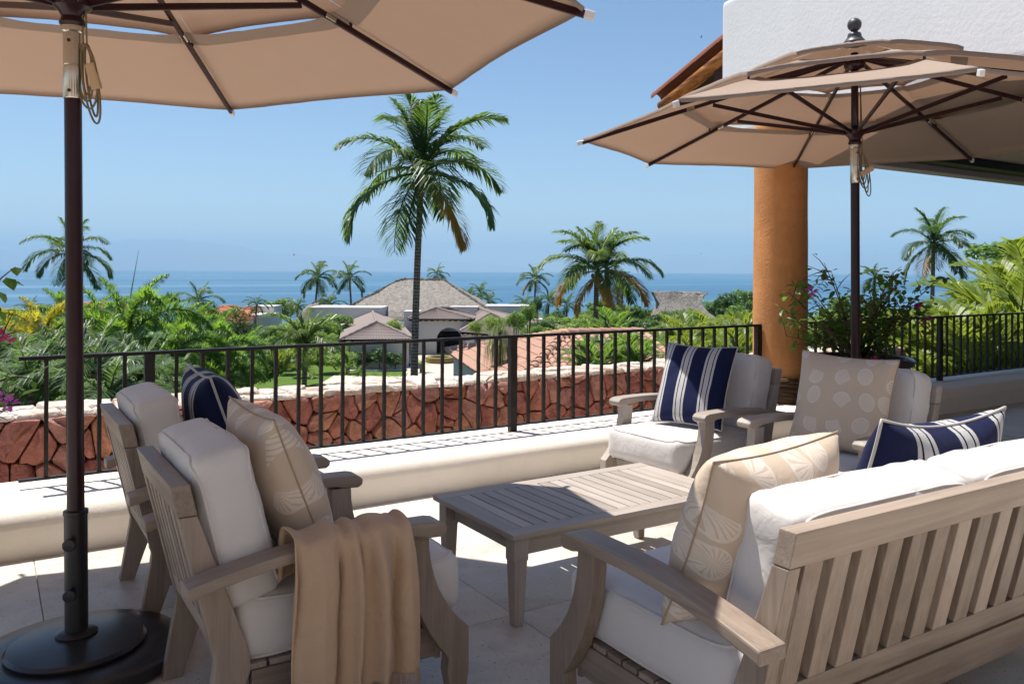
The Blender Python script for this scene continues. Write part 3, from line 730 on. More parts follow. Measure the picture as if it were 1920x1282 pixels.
def boxed(name, hx, hy, hz, rad, crown, seed, mat='canvas', wr=.006, pip=True):
    """boxed cushion with welt piping; local z is its thickness"""
    bm = bmesh.new(); n = 16
    idx = {}; m = MB()
    def rp(p):
        q = Vector((max(-hx+rad, min(hx-rad, p[0])), max(-hy+rad, min(hy-rad, p[1])), max(-hz+rad, min(hz-rad, p[2]))))
        d = Vector(p)-q
        if d.length > 1e-9: d.normalize()
        v = q+d*rad; u, vv = v.x/hx, v.y/hy; e = max(0, 1-abs(u)**3)*max(0, 1-abs(vv)**3)
        v.z += crown*e*(1 if v.z > 0 else -1)*min(1, abs(v.z)/(hz*.8))
        e2 = max(0, 1-(v.z/hz)**2); v.x += .012*e2*u*(1-abs(vv)**4); v.y += .012*e2*vv*(1-abs(u)**4)
        nz = noise.noise(Vector((v.x*6+seed, v.y*6, v.z*4)))*wr+noise.noise(Vector((v.x*17+seed, v.y*17, v.z*9)))*wr*.35
        pk = wr*1.6*math.sin(v.x*46+seed*3+2*noise.noise(Vector((v.x*3, v.y*3, seed))))*max(0, abs(vv)-.72)/.28 + wr*1.4*math.sin(v.y*43+seed)*max(0, abs(u)-.74)/.26
        return v+d*(nz+pk*.22)
    def face(ax, sgn):
        o = [i for i in range(3) if i != ax]; H = (hx, hy, hz); na = n; nb = n
        if ax != 2: nb = 8
        g = []
        for i in range(na+1):
            row = []
            for j in range(nb+1):
                p = [0, 0, 0]; p[ax] = sgn*H[ax]; ta = -1+2*i/na; tb = -1+2*j/nb
                ta = math.sin(ta*PI/2)*.35+ta*.65; tb = math.sin(tb*PI/2)*.35+tb*.65
                p[o[0]] = ta*H[o[0]]; p[o[1]] = tb*H[o[1]]; row.append(len(m.v)); m.v.append(tuple(rp(p)))
            g.append(row)
        for i in range(na):
            for j in range(nb): m.f.append((g[i][j], g[i+1][j], g[i+1][j+1], g[i][j+1]))
    for ax in range(3):
        for sg in (-1, 1): face(ax, sg)
    me = bpy.data.meshes.new(name); me.from_pydata(m.v, [], m.f); b = bmesh.new(); b.from_mesh(me)
    bmesh.ops.remove_doubles(b, verts=b.verts, dist=.0015); bmesh.ops.recalc_face_normals(b, faces=b.faces); b.to_mesh(me); b.free()
    me.materials.append(MAT[mat]); me.polygons.foreach_set('use_smooth', [True]*len(me.polygons))
    o = link(name, me)
    if pip:
        for sg in (-1, 1):
            pts = []; N_ = 96
            for i in range(N_):
                t = 2*PI*i/N_; c, s_ = math.cos(t), math.sin(t); e = .28
                p = (hx*abs(c)**e*(1 if c > 0 else -1), hy*abs(s_)**e*(1 if s_ > 0 else -1), sg*(hz-rad*.15)); pts.append(rp(p))
            MB().tube(pts, .0055, 6, closed=True).build('piping', 'piping', o, smooth=True)
    return o
def orient(o, c, xd, yd):
    x = Vector(xd).normalized(); z = x.cross(Vector(yd)).normalized(); y = z.cross(x)
    M = Matrix((x, y, z)).transposed().to_4x4(); M.translation = Vector(c); o.matrix_world = M; return o
def pillow(name, a, b, T, mat, seed, sag=0, piped=True):
    n = 26; me = bpy.data.meshes.new(name); vs = []; fs = []; uvs = []
    def pt(u, v, s):
        eu = 1-abs(u)**2.4; ev = 1-abs(v)**2.4
        t = T*(max(0, eu)**.46)*(max(0, ev)**.46)
        x = a*u*(1-.075*(1-v*v)*(u*u)); y = b*v*(1-.075*(1-u*u)*(v*v))
        w_ = .010*noise.noise(Vector((u*2.6+seed, v*2.6, s*2)))+.007*math.sin((u*5+v*3)*2+seed)*abs(u*v)
        y -= sag*(1-u*u)*max(0, v)*1.0
        return Vector((x, y, s*t+w_*(max(0, eu*ev))**.4))
    for s in (1, -1):
        off = len(vs)
        for j in range(n+1):
            for i in range(n+1):
                u = -1+2*i/n; v = -1+2*j/n; u2 = math.sin(u*PI/2); v2 = math.sin(v*PI/2); u2 = u*.5+u2*.5; v2 = v*.5+v2*.5
                vs.append(pt(u2, v2, s)); uvs.append(((u2+1)/2, (v2+1)/2*b/a))
        for j in range(n):
            for i in range(n):
                k = off+j*(n+1)+i; f = (k, k+1, k+n+2, k+n+1); fs.append(f if s > 0 else f[::-1])
    me.from_pydata([tuple(p) for p in vs], [], fs); ul = me.uv_layers.new(name='UVMap')
    for l in me.loops: ul.data[l.index].uv = uvs[l.vertex_index]
    bm = bmesh.new(); bm.from_mesh(me); bmesh.ops.remove_doubles(bm, verts=bm.verts, dist=.0004); bm.to_mesh(me); bm.free()
    me.materials.append(MAT[mat]); me.polygons.foreach_set('use_smooth', [True]*len(me.polygons)); o = link(name, me)
    if piped:
        pts = []
        for k in range(4):
            for i in range(24):
                t = -1+2*i/24; u, v = [(t, -1), (1, t), (-t, 1), (-1, -t)][k]; pts.append(pt(u, v, 1))
        pm = 'end_cap' if mat == 'navy_stripe' else 'throw_wool'
        MB().tube(pts, .0065 if mat == 'navy_stripe' else .0035, 6, closed=True).build('seam', 'stripe_edge' if mat == 'navy_stripe' else 'shell_seam', o, smooth=True)
    return o
N('stripe_edge').bsdf((.44, .42, .40), .9); N('shell_seam').bsdf((.36, .27, .19), .9)
ch = seat_frame('armchair', .345, 7); ch2 = seat_frame('armchair', .345, 7, True)  # second frame is a paler copy, sunlight put into its wood colour
CH = [((.955, 3.115, 0), 0, ch, 'grey-brown teak armchair with the tan throw hung over its arm'),
      ((.955, 4.325, 0), 0, None, 'grey-brown teak armchair with no throw, seen from behind by the parasol base'),
      ((4.30, 4.24, 0), PI+.05, ch2, 'sunlit-toned teak armchair by the railing holding the square navy striped pillow'),
      ((4.44, 3.16, 0), PI+.03, None, 'sunlit-toned teak armchair in front of the big plant pot, holding a shell pillow')]
CG = 'matching teak lounge armchairs'
seatc0 = None
where = ['the chair with the tan throw', 'the chair beside the parasol base', 'the armchair next to the railing', 'the armchair in front of the plant pot']
sc0 = boxed('seat_cushion', .42, .335, .105, .042, .016, 1.0, wr=.006); bc0 = boxed('back_cushion', .325, .265, .092, .036, .022, 5.0, wr=.008)
for i, (loc, rz, pr_, lab) in enumerate(CH):
    o = pr_ if pr_ is not None else clone(ch if i < 2 else ch2)
    o.location = loc; o.rotation_euler = (0, 0, rz); tag(o, lab, 'armchair', CG)
    M = Matrix.Translation(loc) @ Matrix.Rotation(rz, 4, 'Z')
    s = sc0 if i == 0 else clone(sc0); s.matrix_world = M @ Matrix.Translation((.175, 0, .393)) @ Matrix.Rotation(-.012, 4, 'Y')
    tag(s, 'thick white seat cushion on '+where[i], 'cushion', 'white seat cushions')
    b = bc0 if i == 0 else clone(bc0)
    b.matrix_world = M @ Matrix.Translation((-.245, 0, .735)) @ Matrix.Rotation(math.atan(RK)*-1, 4, 'Y') @ Matrix(((0, 0, 1, 0), (1, 0, 0, 0), (0, 1, 0, 0), (0, 0, 0, 1)))
    tag(b, 'white boxed back cushion on '+where[i], 'cushion', 'white back cushions')
sf = seat_frame('sofa', .97, 15); sf.location = (2.775, 1.875, 0); sf.rotation_euler = (0, 0, PI/2-.012)
tag(sf, 'teak sofa with slatted back turned to the viewer', 'sofa')
Ms = Matrix.Translation(sf.location) @ Matrix.Rotation(PI/2-.012, 4, 'Z')
sb = boxed('seat_cushion', .415, .475, .105, .042, .016, 9.0)
for i, yy in enumerate((.482, -.482)):
    s = sb if i == 0 else clone(sb); s.matrix_world = Ms @ Matrix.Translation((.168, yy, .393))
    tag(s, ['white seat cushion at the shell pillow end of the sofa', 'white seat cushion under the oblong navy pillow on the sofa'][i], 'cushion', 'white seat cushions')
sk = boxed('back_cushion', .44, .245, .095, .034, .018, 13.0, wr=.007)
for i, yy in enumerate((.433, -.480)):
    s = sk if i == 0 else clone(sk)
    s.matrix_world = Ms @ Matrix.Translation((-.235, yy, .690)) @ Matrix.Rotation(-math.atan(RK), 4, 'Y') @ Matrix(((0, 0, 1, 0), (1, 0, 0, 0), (0, 1, 0, 0), (0, 0, 0, 1)))
    tag(s, ['white sofa back cushion with the shell pillow beyond it', 'white sofa back cushion behind the oblong navy pillow'][i], 'cushion', 'white back cushions')
PG = 'throw pillows'
tag(orient(pillow('throw_pillow', .305, .31, .125, 'shell_print', 2.0), (.945, 3.115, .79), (0, 1, 0), (-.22, 0, .56)), 'tan shell print pillow on the chair with the throw', 'pillow', PG)
tag(orient(pillow('throw_pillow', .315, .31, .14, 'navy_stripe', 5.0), (1.0, 4.30, .795), (-.04, -1, 0), (-.2, 0, .56)), 'navy striped pillow on the chair beside the parasol base', 'pillow', PG)
tag(orient(pillow('throw_pillow', .27, .30, .10, 'navy_stripe', 8.0), (4.21, 4.216, .795), (.16, -.5, 0), (.25, .05, .55)), 'navy striped pillow on the sunlit armchair by the railing', 'pillow', PG)
tag(orient(pillow('throw_pillow', .295, .30, .11, 'shell_print', 11.0), (4.385, 3.15, .80), (.15, -.55, -.02), (.18, -.02, .56)), 'tan shell print pillow on the armchair in front of the plant pot', 'pillow', PG)
tag(orient(pillow('throw_pillow', .315, .30, .16, 'shell_print', 14.0), (2.12, 1.855, .765), (.6, .035, .02), (-.02, -.20, .5)), 'tan shell print pillow in the corner of the sofa against its arm', 'pillow', PG)
tag(orient(pillow('throw_pillow', .42, .28, .13, 'navy_stripe', 17.0, sag=.035), (3.10, 1.86, .79), (-1, .0, .03), (0, -.17, .5)), 'oblong navy striped pillow propped on the sofa', 'pillow', PG)
# tan throw over the near arm
def throw():
    m = MB(); ns, ntt = 64, 90; path = []
    yI, yO = 2.785, 2.645
    Ls = []
    for k in range(ns+1):
        s = k/ns
        if s < .18: q = s/.18; path.append((yI+.006, .535+(.69-.535)*q, -1, (1-q)*.155))
        elif s < .30: q = (s-.18)/.12; path.append((yI+(yO-yI)*q, .695+.012*math.sin(PI*q), 0, 0))
        else: q = (s-.30)/.70; path.append((yO-.006-.02*math.sin(q*PI*.5), .692-(.692-.165)*q, 1, q*.54))
    for k, (y, z, side, d) in enumerate(path):
        for j in range(ntt+1):
            t = j/ntt; ph = (t+.05*math.sin(t*11+1))*PI*2*4.3+.6*noise.noise(Vector((t*3, d*4, 0))); amp = min(1, d/.10)*.023+.004
            f = (1-2*abs(math.sin(ph*.5+.4*math.sin(t*7)+d*.5))**1.3)+.4*math.sin(ph*1.9+1.3+d*1.6)+.3*noise.noise(Vector((t*5, d*3, 2)))
            x = .85+.41*t+.012*math.sin(ph*.9+2+d*3)*min(1, d/.2)+(.015*d if t > .5 else -.01*d)
            # gathered bunching on top of the arm
            yy = y+(-side)*abs(amp)*(f+1.3)*(1 if side else 0); zz = z
            if side == 0: zz += .010*(math.sin(ph*1.0)+1.0)
            else: zz += .012*(math.sin(ph)+1)*max(0, 1-d/.12)
            if side > 0: zz += d/.54*(.05*t+.018*noise.noise(Vector((t*4, 0, 7))))
            m.v.append((x, yy, zz))
    for k in range(ns):
        for j in range(ntt): a = k*(ntt+1)+j; m.f.append((a, a+1, a+ntt+2, a+ntt+1))
    o = m.build('throw_blanket', 'throw_wool', smooth=True)
    tag(o, 'tan wool throw with fringe draped over the arm of a chair', 'blanket')
    md = o.modifiers.new('thickness', 'SOLIDIFY'); md.thickness = .007; md.offset = 0
    fr = MB(); last = ns*(ntt+1); rr = random.Random(3)
    for j in range(0, ntt+1):
        p = Vector(m.v[last+j])
        for q in range(2):
            x = p.x+rr.uniform(-.002, .004); L = rr.uniform(.05, .085); dx = rr.uniform(-.006, .006)
            fr.tube([(x, p.y, p.z+.004), (x+dx*.5, p.y-rr.uniform(0, .004), p.z-L*.5), (x+dx, p.y+rr.uniform(-.006, .006), p.z-L)], [.0017, .0016, .001], 4)
    f = fr.build('fringe', 'throw_wool', o); tag(f, kind='stuff')
throw()
# ------------------------------------------------------------------ coffee table
tb = empty('coffee_table', (2.66, 3.435, 0)); tag(tb, 'slatted teak coffee table half in parasol shade', 'table')
tb.rotation_euler = (0, 0, 0); hx, hy = .705, .385
MB().box(-hx, hx, -hy, -hy+.085, .405, .43).build('frame_board', 'pale_x', tb, bevel=.004)
MB().box(-hx, hx, hy-.085, hy, .405, .43).build('frame_board', 'pale_x', tb, bevel=.004)
for s in (-1, 1): MB().box(min(s*hx, s*(hx-.10)), max(s*hx, s*(hx-.10)), -hy+.0855, hy-.0855, .405, .4297).build('frame_board', 'pale_y', tb, bevel=.003)
nS = 17; x0 = -hx+.1005; pit = (2*hx-.201)/nS
for i in range(nS): MB().box(x0+i*pit+.0045, x0+(i+1)*pit-.0045, -hy+.0855, hy-.0855, .407, .4293).build('slat', 'pale_y', tb, bevel=.002, bseg=1)
MB().box(-hx+.1, hx-.1, -hy+.05, -hy+.075, .315, .404).build('apron', 'pale_x', tb, bevel=.003)
MB().box(-hx+.1, hx-.1, hy-.075, hy-.05, .315, .404).build('apron', 'pale_x', tb, bevel=.003)
for s in (-1, 1): MB().box(s*(hx-.075) if s < 0 else hx-.075-.025, -hx+.10 if s < 0 else hx-.075, -hy+.1, hy-.1, .315, .404).build('apron', 'pale_y', tb, bevel=.003)
MB().box(-hx+.12, hx-.12, -.03, .03, .36, .403).build('centre_rail', 'pale_x', tb)
for sx in (-1, 1):
    for sy in (-1, 1):
        cx, cy = sx*(hx-.062), sy*(hy-.062); m = MB(); pts = []
        for h, z in ((.0375, .404), (.0375, .30), (.034, .295), (.024, .012), (.020, .004), (.020, 0)):
            pts.append([(cx-h, cy-h, z), (cx+h, cy-h, z), (cx+h, cy+h, z), (cx-h, cy+h, z)])
        vs = [p for r_ in pts for p in r_]; fs = [(i*4+k, i*4+(k+1) % 4, i*4+4+(k+1) % 4, i*4+4+k) for i in range(5) for k in range(4)]+[(0, 1, 2, 3), (20, 21, 22, 23)]
        m.add(vs, fs).build('leg', 'pale_z', tb, bevel=.002, bseg=1)
# ------------------------------------------------------------------ plants: frond and leaf meshes
def frond(kind, e0, bend, seed):
    rg = random.Random(seed); n = 14; p = Vector((0, 0, 0)); pts = []; tans = []
    for i in range(n+1):
        s = i/n; e = e0-bend*s**1.35; t = Vector((math.cos(e), .05*math.sin(s*3+seed), math.sin(e))).normalized(); pts.append(p.copy()); tans.append(t); p = p+t/n
    m = MB(); m.tube(pts, [.011*(1-.85*i/n)+.001 for i in range(n+1)], 4)
    P = dict(coco=(66, .35, .0102, .10), areca=(32, .33, .019, .12), fox=(54, .15, .0075, .14), cycad=(30, .17, .011, .05))[kind]
    nl, LL, wd, s0 = P
    for i in range(nl):
        for sd in (-1, 1):
            reps = 1 if kind != 'fox' else 4
            for rp_ in range(reps):
                s = s0+(1-s0)*(i+rg.uniform(-.3, .3)+.5)/nl; s = min(.995, max(s0, s)); f = s*n; k = min(n-1, int(f)); q = pts[k].lerp(pts[k+1], f-k); T = tans[k]; Sd = Vector((-T.y, T.x, 0)).normalized(); Nn = T.cross(Sd)*-1
                if Nn.z < 0 and abs(T.z) < .9: Nn = -Nn
                env = (math.sin(PI*min(1, (s-s0)/(1-s0)*.88+.12)))**.55; L = LL*env*rg.uniform(.82, 1.1)
                if kind == 'coco':
                    d = (Sd*sd*rg.uniform(.6, .9)+T*(.55+.5*s)+Nn*rg.uniform(-.1, .22)).normalized(); dr = rg.uniform(.35, .95)
                elif kind == 'areca':
                    d = (Sd*sd*.8+T*(.65+.5*s)+Nn*rg.uniform(.2, .5)).normalized(); dr = rg.uniform(.15, .55)
                elif kind == 'cycad':
                    d = (Sd*sd*.9+T*.6+Nn*.25).normalized(); dr = .05
                else:
                    an = rg.uniform(-1.2, 1.5); d = (Sd*sd*math.cos(an)+Nn*math.sin(an)+T*rg.uniform(.4, .9)).normalized(); dr = rg.uniform(.05, .5)
                md = q+d*L*.5; d2 = (d+Vector((0, 0, -dr))).normalized(); tp = md+d2*L*.5
                wv = d.cross(Vector((0, 0, 1)) if abs(d.z) < .9 else Vector((1, 0, 0))).normalized()
                if kind in ('areca', 'coco'): wv = (wv+Nn*sd*rg.uniform(-.3, .3)).normalized()
                wv *= wd*rg.uniform(.8, 1.2)
                m.add([q-wv*.5, q+wv*.5, md+wv, md-wv, tp], [(0, 1, 2, 3), (3, 2, 4)])
    return m
FR = {}
def frs(kind, mat):
    if (kind, mat) not in FR:
        L = []
        if kind == 'coco': cls = [(85, 45), (66, 78), (50, 95), (34, 100), (16, 95), (-4, 85), (-28, 60)]
        elif kind == 'areca': cls = [(84, 40), (76, 62), (66, 80), (55, 95), (42, 105)]
        elif kind == 'fox': cls = [(80, 60), (68, 110), (52, 130), (36, 135), (15, 110)]
        else: cls = [(70, 40), (50, 55), (30, 50), (12, 40)]
        for a, b in cls:
            L.append([frond(kind, R(a), R(b), 11*k+a).mesh('frond', mat) for k in range(2)])
        FR[kind, mat] = L
    return FR[kind, mat]
def trunk_mesh(h, r0, r1, lean, seed):
    n = 18; pts = []; rr = []
    for i in range(n+1):
        s = i/n; pts.append((lean*(s**2)-lean, .12*lean*math.sin(s*3+seed), -h*(1-s))); rr.append(r1+(r0-r1)*(1-s)**1.6+(.35*r0 if s < .03 else 0)+.012*r0*(i % 2))
    return MB().tube(pts, rr, 12)
def palm(name, px, py, Y, L, kind, mat, nf, label, group, seed=0, lean=.3, r=(.20, .13), z0=None, tr=True, dry=0, low=0, nuts=0, cat='palm tree', zc=None, up=.9):
    rg = random.Random(seed*13+5); zc = ZP(py, px, Y) if zc is None else zc; zg = gz(Y)-.35 if z0 is None else z0
    x, y = S(px, Y); o = empty(name, (x, y, zc)); tag(o, label, cat, group)
    F = frs(kind, mat); nc = len(F)
    if tr and zc-zg > .3:
        t = trunk_mesh(zc-zg, r[0], r[1], lean, seed).build('trunk', 'palm_trunk', o, smooth=True)
    for i in range(nf):
        c = min(nc-1, int(((i+.5)/nf)**up*(nc-low))); mm = F[c][i % 2]
        if dry and i >= nf-dry: mm = frs(kind, 'dry_frond')[c][i % 2]
        f = link('frond', mm, o); f.rotation_euler = (rg.uniform(-.12, .12), rg.uniform(-.1, .1), i*2.399963+rg.uniform(-.25, .25)); k = L*rg.uniform(.86, 1.08)*(.8 if c == 0 else 1); f.scale = (k, k, k)
    if nuts:
        for i in range(nuts):
            a = i*2.1; n_ = MB().lathe([(.0, -.16), (.09, -.12), (.13, 0), (.10, .11), (0, .16)], 10).build('coconut', 'coconut', o, smooth=True); n_.location = (.26*math.cos(a), .26*math.sin(a), -.25-.06*(i % 3))
    return o
def cloud(seed, n, leaf, blobs, flat=1.0, inner=.6):
    rg = random.Random(seed); m = MB(); B = []
    for k in range(blobs):
        v = Vector((rg.gauss(0, 1), rg.gauss(0, 1), rg.gauss(0, 1))).normalized()*rg.uniform(.35, .75); v.z = v.z*flat; B.append((v, rg.uniform(.28, .46)))
    for i in range(n):
        c, rr = B[rg.randrange(blobs)]; d = Vector((rg.gauss(0, 1), rg.gauss(0, 1), rg.gauss(0, .8)+.25)).normalized()
        p = c+d*rr*rg.uniform(inner, 1.06); p.z *= 1
        nrm = (d+Vector((rg.uniform(-.7, .7), rg.uniform(-.7, .7), rg.uniform(-.2, .9)))).normalized(); t = nrm.cross(Vector((rg.gauss(0, 1), rg.gauss(0, 1), rg.gauss(0, 1)))).normalized(); b = nrm.cross(t)
        s = leaf*rg.uniform(.6, 1.35); m.add([p-t*s, p-b*s*.45+nrm*s*.12, p+t*s, p+b*s*.45+nrm*s*.12], [(0, 1, 2), (0, 2, 3)])
    return m
CLD = {}
def cloud_mesh(k, mat):
    if (k, mat) not in CLD:
        base = [(21, 2600, .085, 16, .8), (22, 2600, .085, 13, .8), (23, 3000, .062, 18, .75), (24, 2200, .075, 14, .35)][k]
        CLD[k, mat] = cloud(base[0], base[1], base[2], base[3], base[4]).mesh('foliage', mat)
    return CLD[k, mat]
def bush(name, px, py, Y, rp, mat, k, label, group, cat='bush', zs=.9, ws=1.0, seed=0, stem=True, zg=None, part='foliage'):
    rad = rp*Y/FPX; x, y = S(px, Y); zc = ZP(py, px, Y); zg = gz(Y)-.35 if zg is None else zg
    o = empty(name, (x, y, zg)); tag(o, label, cat, group)
    f = link(part, cloud_mesh(k, mat), o); f.location = (0, 0, zc-zg); f.scale = (rad*ws, rad*ws, rad*zs); f.rotation_euler = (0, 0, seed*1.7)
    if stem:
        h = max(.2, zc-zg); t = MB()
        t.tube([(0, 0, 0), (.03*h, .02*h, h*.5), (0, 0, h)], [.035*rad+.03, .03*rad+.02, .02*rad], 7)
        for q in range(4):
            a = q*1.7+seed; t.tube([(0, 0, h*.6), (math.cos(a)*rad*.35, math.sin(a)*rad*.35, h+.05*rad), (math.cos(a)*rad*.6, math.sin(a)*rad*.6, h+.3*rad)], [.02*rad+.01, .015*rad+.006, .006*rad+.003], 5)
        t.build('trunk' if cat == 'tree' else 'stem', 'bark', o)
    return o
CG_ = 'coconut palms in the garden'
palm('coconut_palm', 789, 324, 42, 5.5, 'coco', 'coconut_leaf', 22, 'tallest coconut palm with one bare trunk standing before the tiled houses', CG_, 1, .35, (.215, .155), nuts=5, low=0, dry=1, up=1.25)
palm('coconut_palm', 133, 474, 66, 3.9, 'coco', 'coconut_leaf', 17, 'coconut palm rising behind the dark pole of the black based parasol', CG_, 4, .5, nuts=3)
palm('coconut_palm', 1119, 508, 52, 4.2, 'coco', 'young_frond', 17, 'twin trunked coconut palm with yellowing lower fronds', CG_, 6, .1, (.19, .15), dry=4, nuts=3, up=1.35)
palm('coconut_palm', 1138, 505, 52.6, 3.9, 'coco', 'coconut_leaf', 10, 'dark leaning coconut palm crowding the yellowing one', CG_, 8, -.55, (.19, .15), dry=1, up=1.3)
palm('coconut_palm', 1750, 456, 60, 3.5, 'coco', 'coconut_leaf', 17, 'windblown coconut palm standing above the yellow green areca palms', CG_, 9, .3, dry=1, nuts=4)
palm('coconut_palm', 597, 520, 120, 3.7, 'coco', 'coconut_leaf', 18, 'taller of two far coconut palms beside the big thatched roof', CG_, 11, .6)
palm('coconut_palm', 655, 521, 118, 3.3, 'coco', 'coconut_leaf', 15, 'slimmer far coconut palm touching the big thatched roof', CG_, 12, -.4)
palm('coconut_palm', 1004, 524, 130, 3.3, 'coco', 'coconut_leaf', 16, 'far coconut palm between the thatched roof and the twin trunked palm', CG_, 14, .2, dry=2)
FG = 'small palms far down the slope'
FL = 'small dark coconut palm far down the slope by the sea'
for i, (px, py, Y, L) in enumerate([(820, 515, 170, 3.2), (880, 556, 150, 3.0), (902, 549, 160, 3.2), (918, 566, 140, 2.8), (482, 572, 115, 2.3), (1160, 528, 120, 2.8), (1168, 545, 110, 2.6), (1180, 540, 140, 2.6), (1030, 565, 125, 2.8), (985, 572, 120, 2.6), (1064, 572, 120, 2.7), (1640, 520, 100, 2.6), (1668, 545, 110, 2.2), (620, 570, 105, 2.6), (560, 575, 130, 2.6), (60, 580, 120, 2.8)]):
    palm('coconut_palm', px, py, Y, L, 'coco', 'coconut_leaf', 13, FL, FG, 30+i, .3)
palm('coconut_palm', 372, 566, 82, 2.9, 'coco', 'coconut_leaf', 14, 'dark feathery palm between the foxtail palms and the pink house', CG_, 17, .2)
palm('coconut_palm', 574, 648, 46, 3.1, 'coco', 'young_frond', 17, 'young low coconut palm with upright bright fronds next to the tiled house', CG_, 18, .1, (.16, .13), low=2)
FXG = 'foxtail palms'
FX = [(240, 640, 27, 3.1, 'foxtail_leaf', 10, 'tall foxtail palm with a bare spear leaf, over the railing post'), (322, 668, 29, 2.6, 'foxtail_leaf', 12, 'bushy foxtail palm beside the tall one, drooping to the stone wall'),
      (392, 668, 31, 2.6, 'foxtail_leaf', 12, 'foxtail palm next to the flowering tree'), (190, 622, 36, 2.9, 'foxtail_leaf', 12, 'foxtail palm half behind the dark parasol pole'),
      (78, 640, 27, 2.2, 'golden_leaf', 13, 'golden yellow foxtail palm next to the parasol pole'), (22, 655, 29, 2.2, 'golden_leaf', 12, 'golden yellow foxtail palm over the magenta flowers'), (420, 712, 30, 2.0, 'foxtail_leaf', 10, 'low foxtail palm at the foot of the flowering tree'), (118, 600, 42, 2.6, 'foxtail_leaf', 11, 'green foxtail palm behind the golden ones'), (292, 622, 34, 2.7, 'foxtail_leaf', 11, 'foxtail palm standing behind the tall spear leaf palm'), (352, 632, 37, 2.6, 'foxtail_leaf', 11, 'foxtail palm in front of the dark feathery palm'), (148, 634, 31, 2.5, 'foxtail_leaf', 11, 'foxtail palm between the golden palms and the pole'), (455, 672, 40, 2.3, 'foxtail_leaf', 10, 'foxtail palm on the near side of the flowering tree')]
for i, (px, py, Y, L, mt, nf, lab) in enumerate(FX):
    o = palm('foxtail_palm', px, py, Y, L, 'fox', mt, nf, lab, FXG, 50+i, .05, (.13, .085))
    if i == 0: MB().tube([(0, 0, 0), (.1, .02, 1.6), (.33, .05, 3.0)], [.03, .02, .004], 6).build('spear_leaf', 'foxtail_leaf', o)
LPG = 'low feathery palms behind the stone wall'
rg = random.Random(8)
for i in range(13):
    px = [60, 120, 175, 215, 262, 30, 290, 95, 150, 330, 230, 5, 205][i]; Y = [17, 19, 18, 21, 19, 20, 23, 24, 25, 24, 26, 26, 16][i]; py = [735, 722, 700, 725, 735, 705, 722, 690, 672, 735, 690, 680, 745][i]
    palm('feather_palm', px, py, Y, 1.75, 'coco', 'grey_palm', 14, 'low grey green feather palm just behind the stone wall', LPG, 70+i, .0, (.1, .08), cat='palm')
AG = 'areca palms beyond the railing'
AR = [(1738, 740, 14.5, 2.3), (1815, 745, 14, 2.5), (1885, 735, 14.5, 2.6), (1950, 730, 15, 2.7), (1780, 690, 17, 2.3), (1860, 670, 18, 2.6), (1925, 640, 19, 3.0), (1700, 720, 17, 1.9), (1830, 760, 12.5, 1.7), (1760, 775, 12.8, 1.5), (1905, 765, 12.5, 1.7), (1990, 650, 18, 3.2), (1690, 665, 22, 2.0), (1905, 660, 16, 2.8), (1845, 670, 19, 2.7), (1935, 610, 21, 3.1), (1880, 620, 23, 2.9)]
for i, (px, py, Y, L) in enumerate(AR):
    palm('areca_palm', px, py, Y, L*.80, 'areca', 'areca_leaf', 15, 'yellow green areca palm clump crowding behind the shaded railing', AG, 90+i, 0, tr=False, cat='palm')
for i, (px, py, Y, L) in enumerate([(1290, 660, 38, 2.4), (1335, 650, 40, 2.6), (1385, 650, 37, 2.6), (1350, 680, 33, 2.2), (1300, 690, 32, 2.0), (1260, 640, 48, 2.3), (1395, 690, 30, 2.2), (1240, 680, 34, 1.8)]):
    palm('areca_palm', px, py, Y, L*.85, 'areca', 'areca_leaf', 13, 'areca palm clump in the garden between the column and the clay roof', 'areca palms by the clay roof', 120+i, 0, tr=False, cat='palm')
for i, (px, py, Y, L, mt) in enumerate([(1125, 700, 24, 1.5, 'mid_leaf'), (1160, 690, 26, 1.5, 'mid_leaf'), (1195, 695, 25, 1.5, 'mid_leaf'), (1095, 700, 25, 1.3, 'grey_palm'), (1150, 640, 44, 2.2, 'mid_leaf'), (560, 700, 55, 2.2, 'areca_leaf'), (530, 700, 52, 2.0, 'areca_leaf'), (600, 690, 57, 2.0, 'mid_leaf')]):
    palm('feather_palm', px, py, Y, L, 'areca', mt, 13, ['fine leaved low palm against the clay tile roof', 'bright arching palm clump on the lawn edge'][i > 4], ['low palms by the clay roof', 'arching palms on the lawn'][i > 4], 140+i, 0, tr=False, cat='palm')
for i, (px, py, Y) in enumerate([(790, 684, 72), (652, 690, 71), (672, 700, 70)]):
    palm('cycad', px, py, Y, 1.15, 'cycad', 'mid_leaf', 16, 'dark round cycad on the lawn in front of the tiled house', 'cycads on the lawn', 160+i, 0, (.12, .1), cat='plant')
for i, (px, py, Y, L, mt) in enumerate([(698, 702, 70, 1.3, 'grey_palm'), (727, 700, 69, 1.2, 'light_leaf'), (757, 706, 69, 1.2, 'grey_palm'), (712, 710, 67, .9, 'grey_palm')]):
    palm('agave', px, py, Y, L, 'cycad', mt, 14, 'spiky rosette plant in the bed under the tiled house', 'rosette plants in the bed', 170+i, 0, tr=False, cat='plant', zc=gz(Y)+.05)
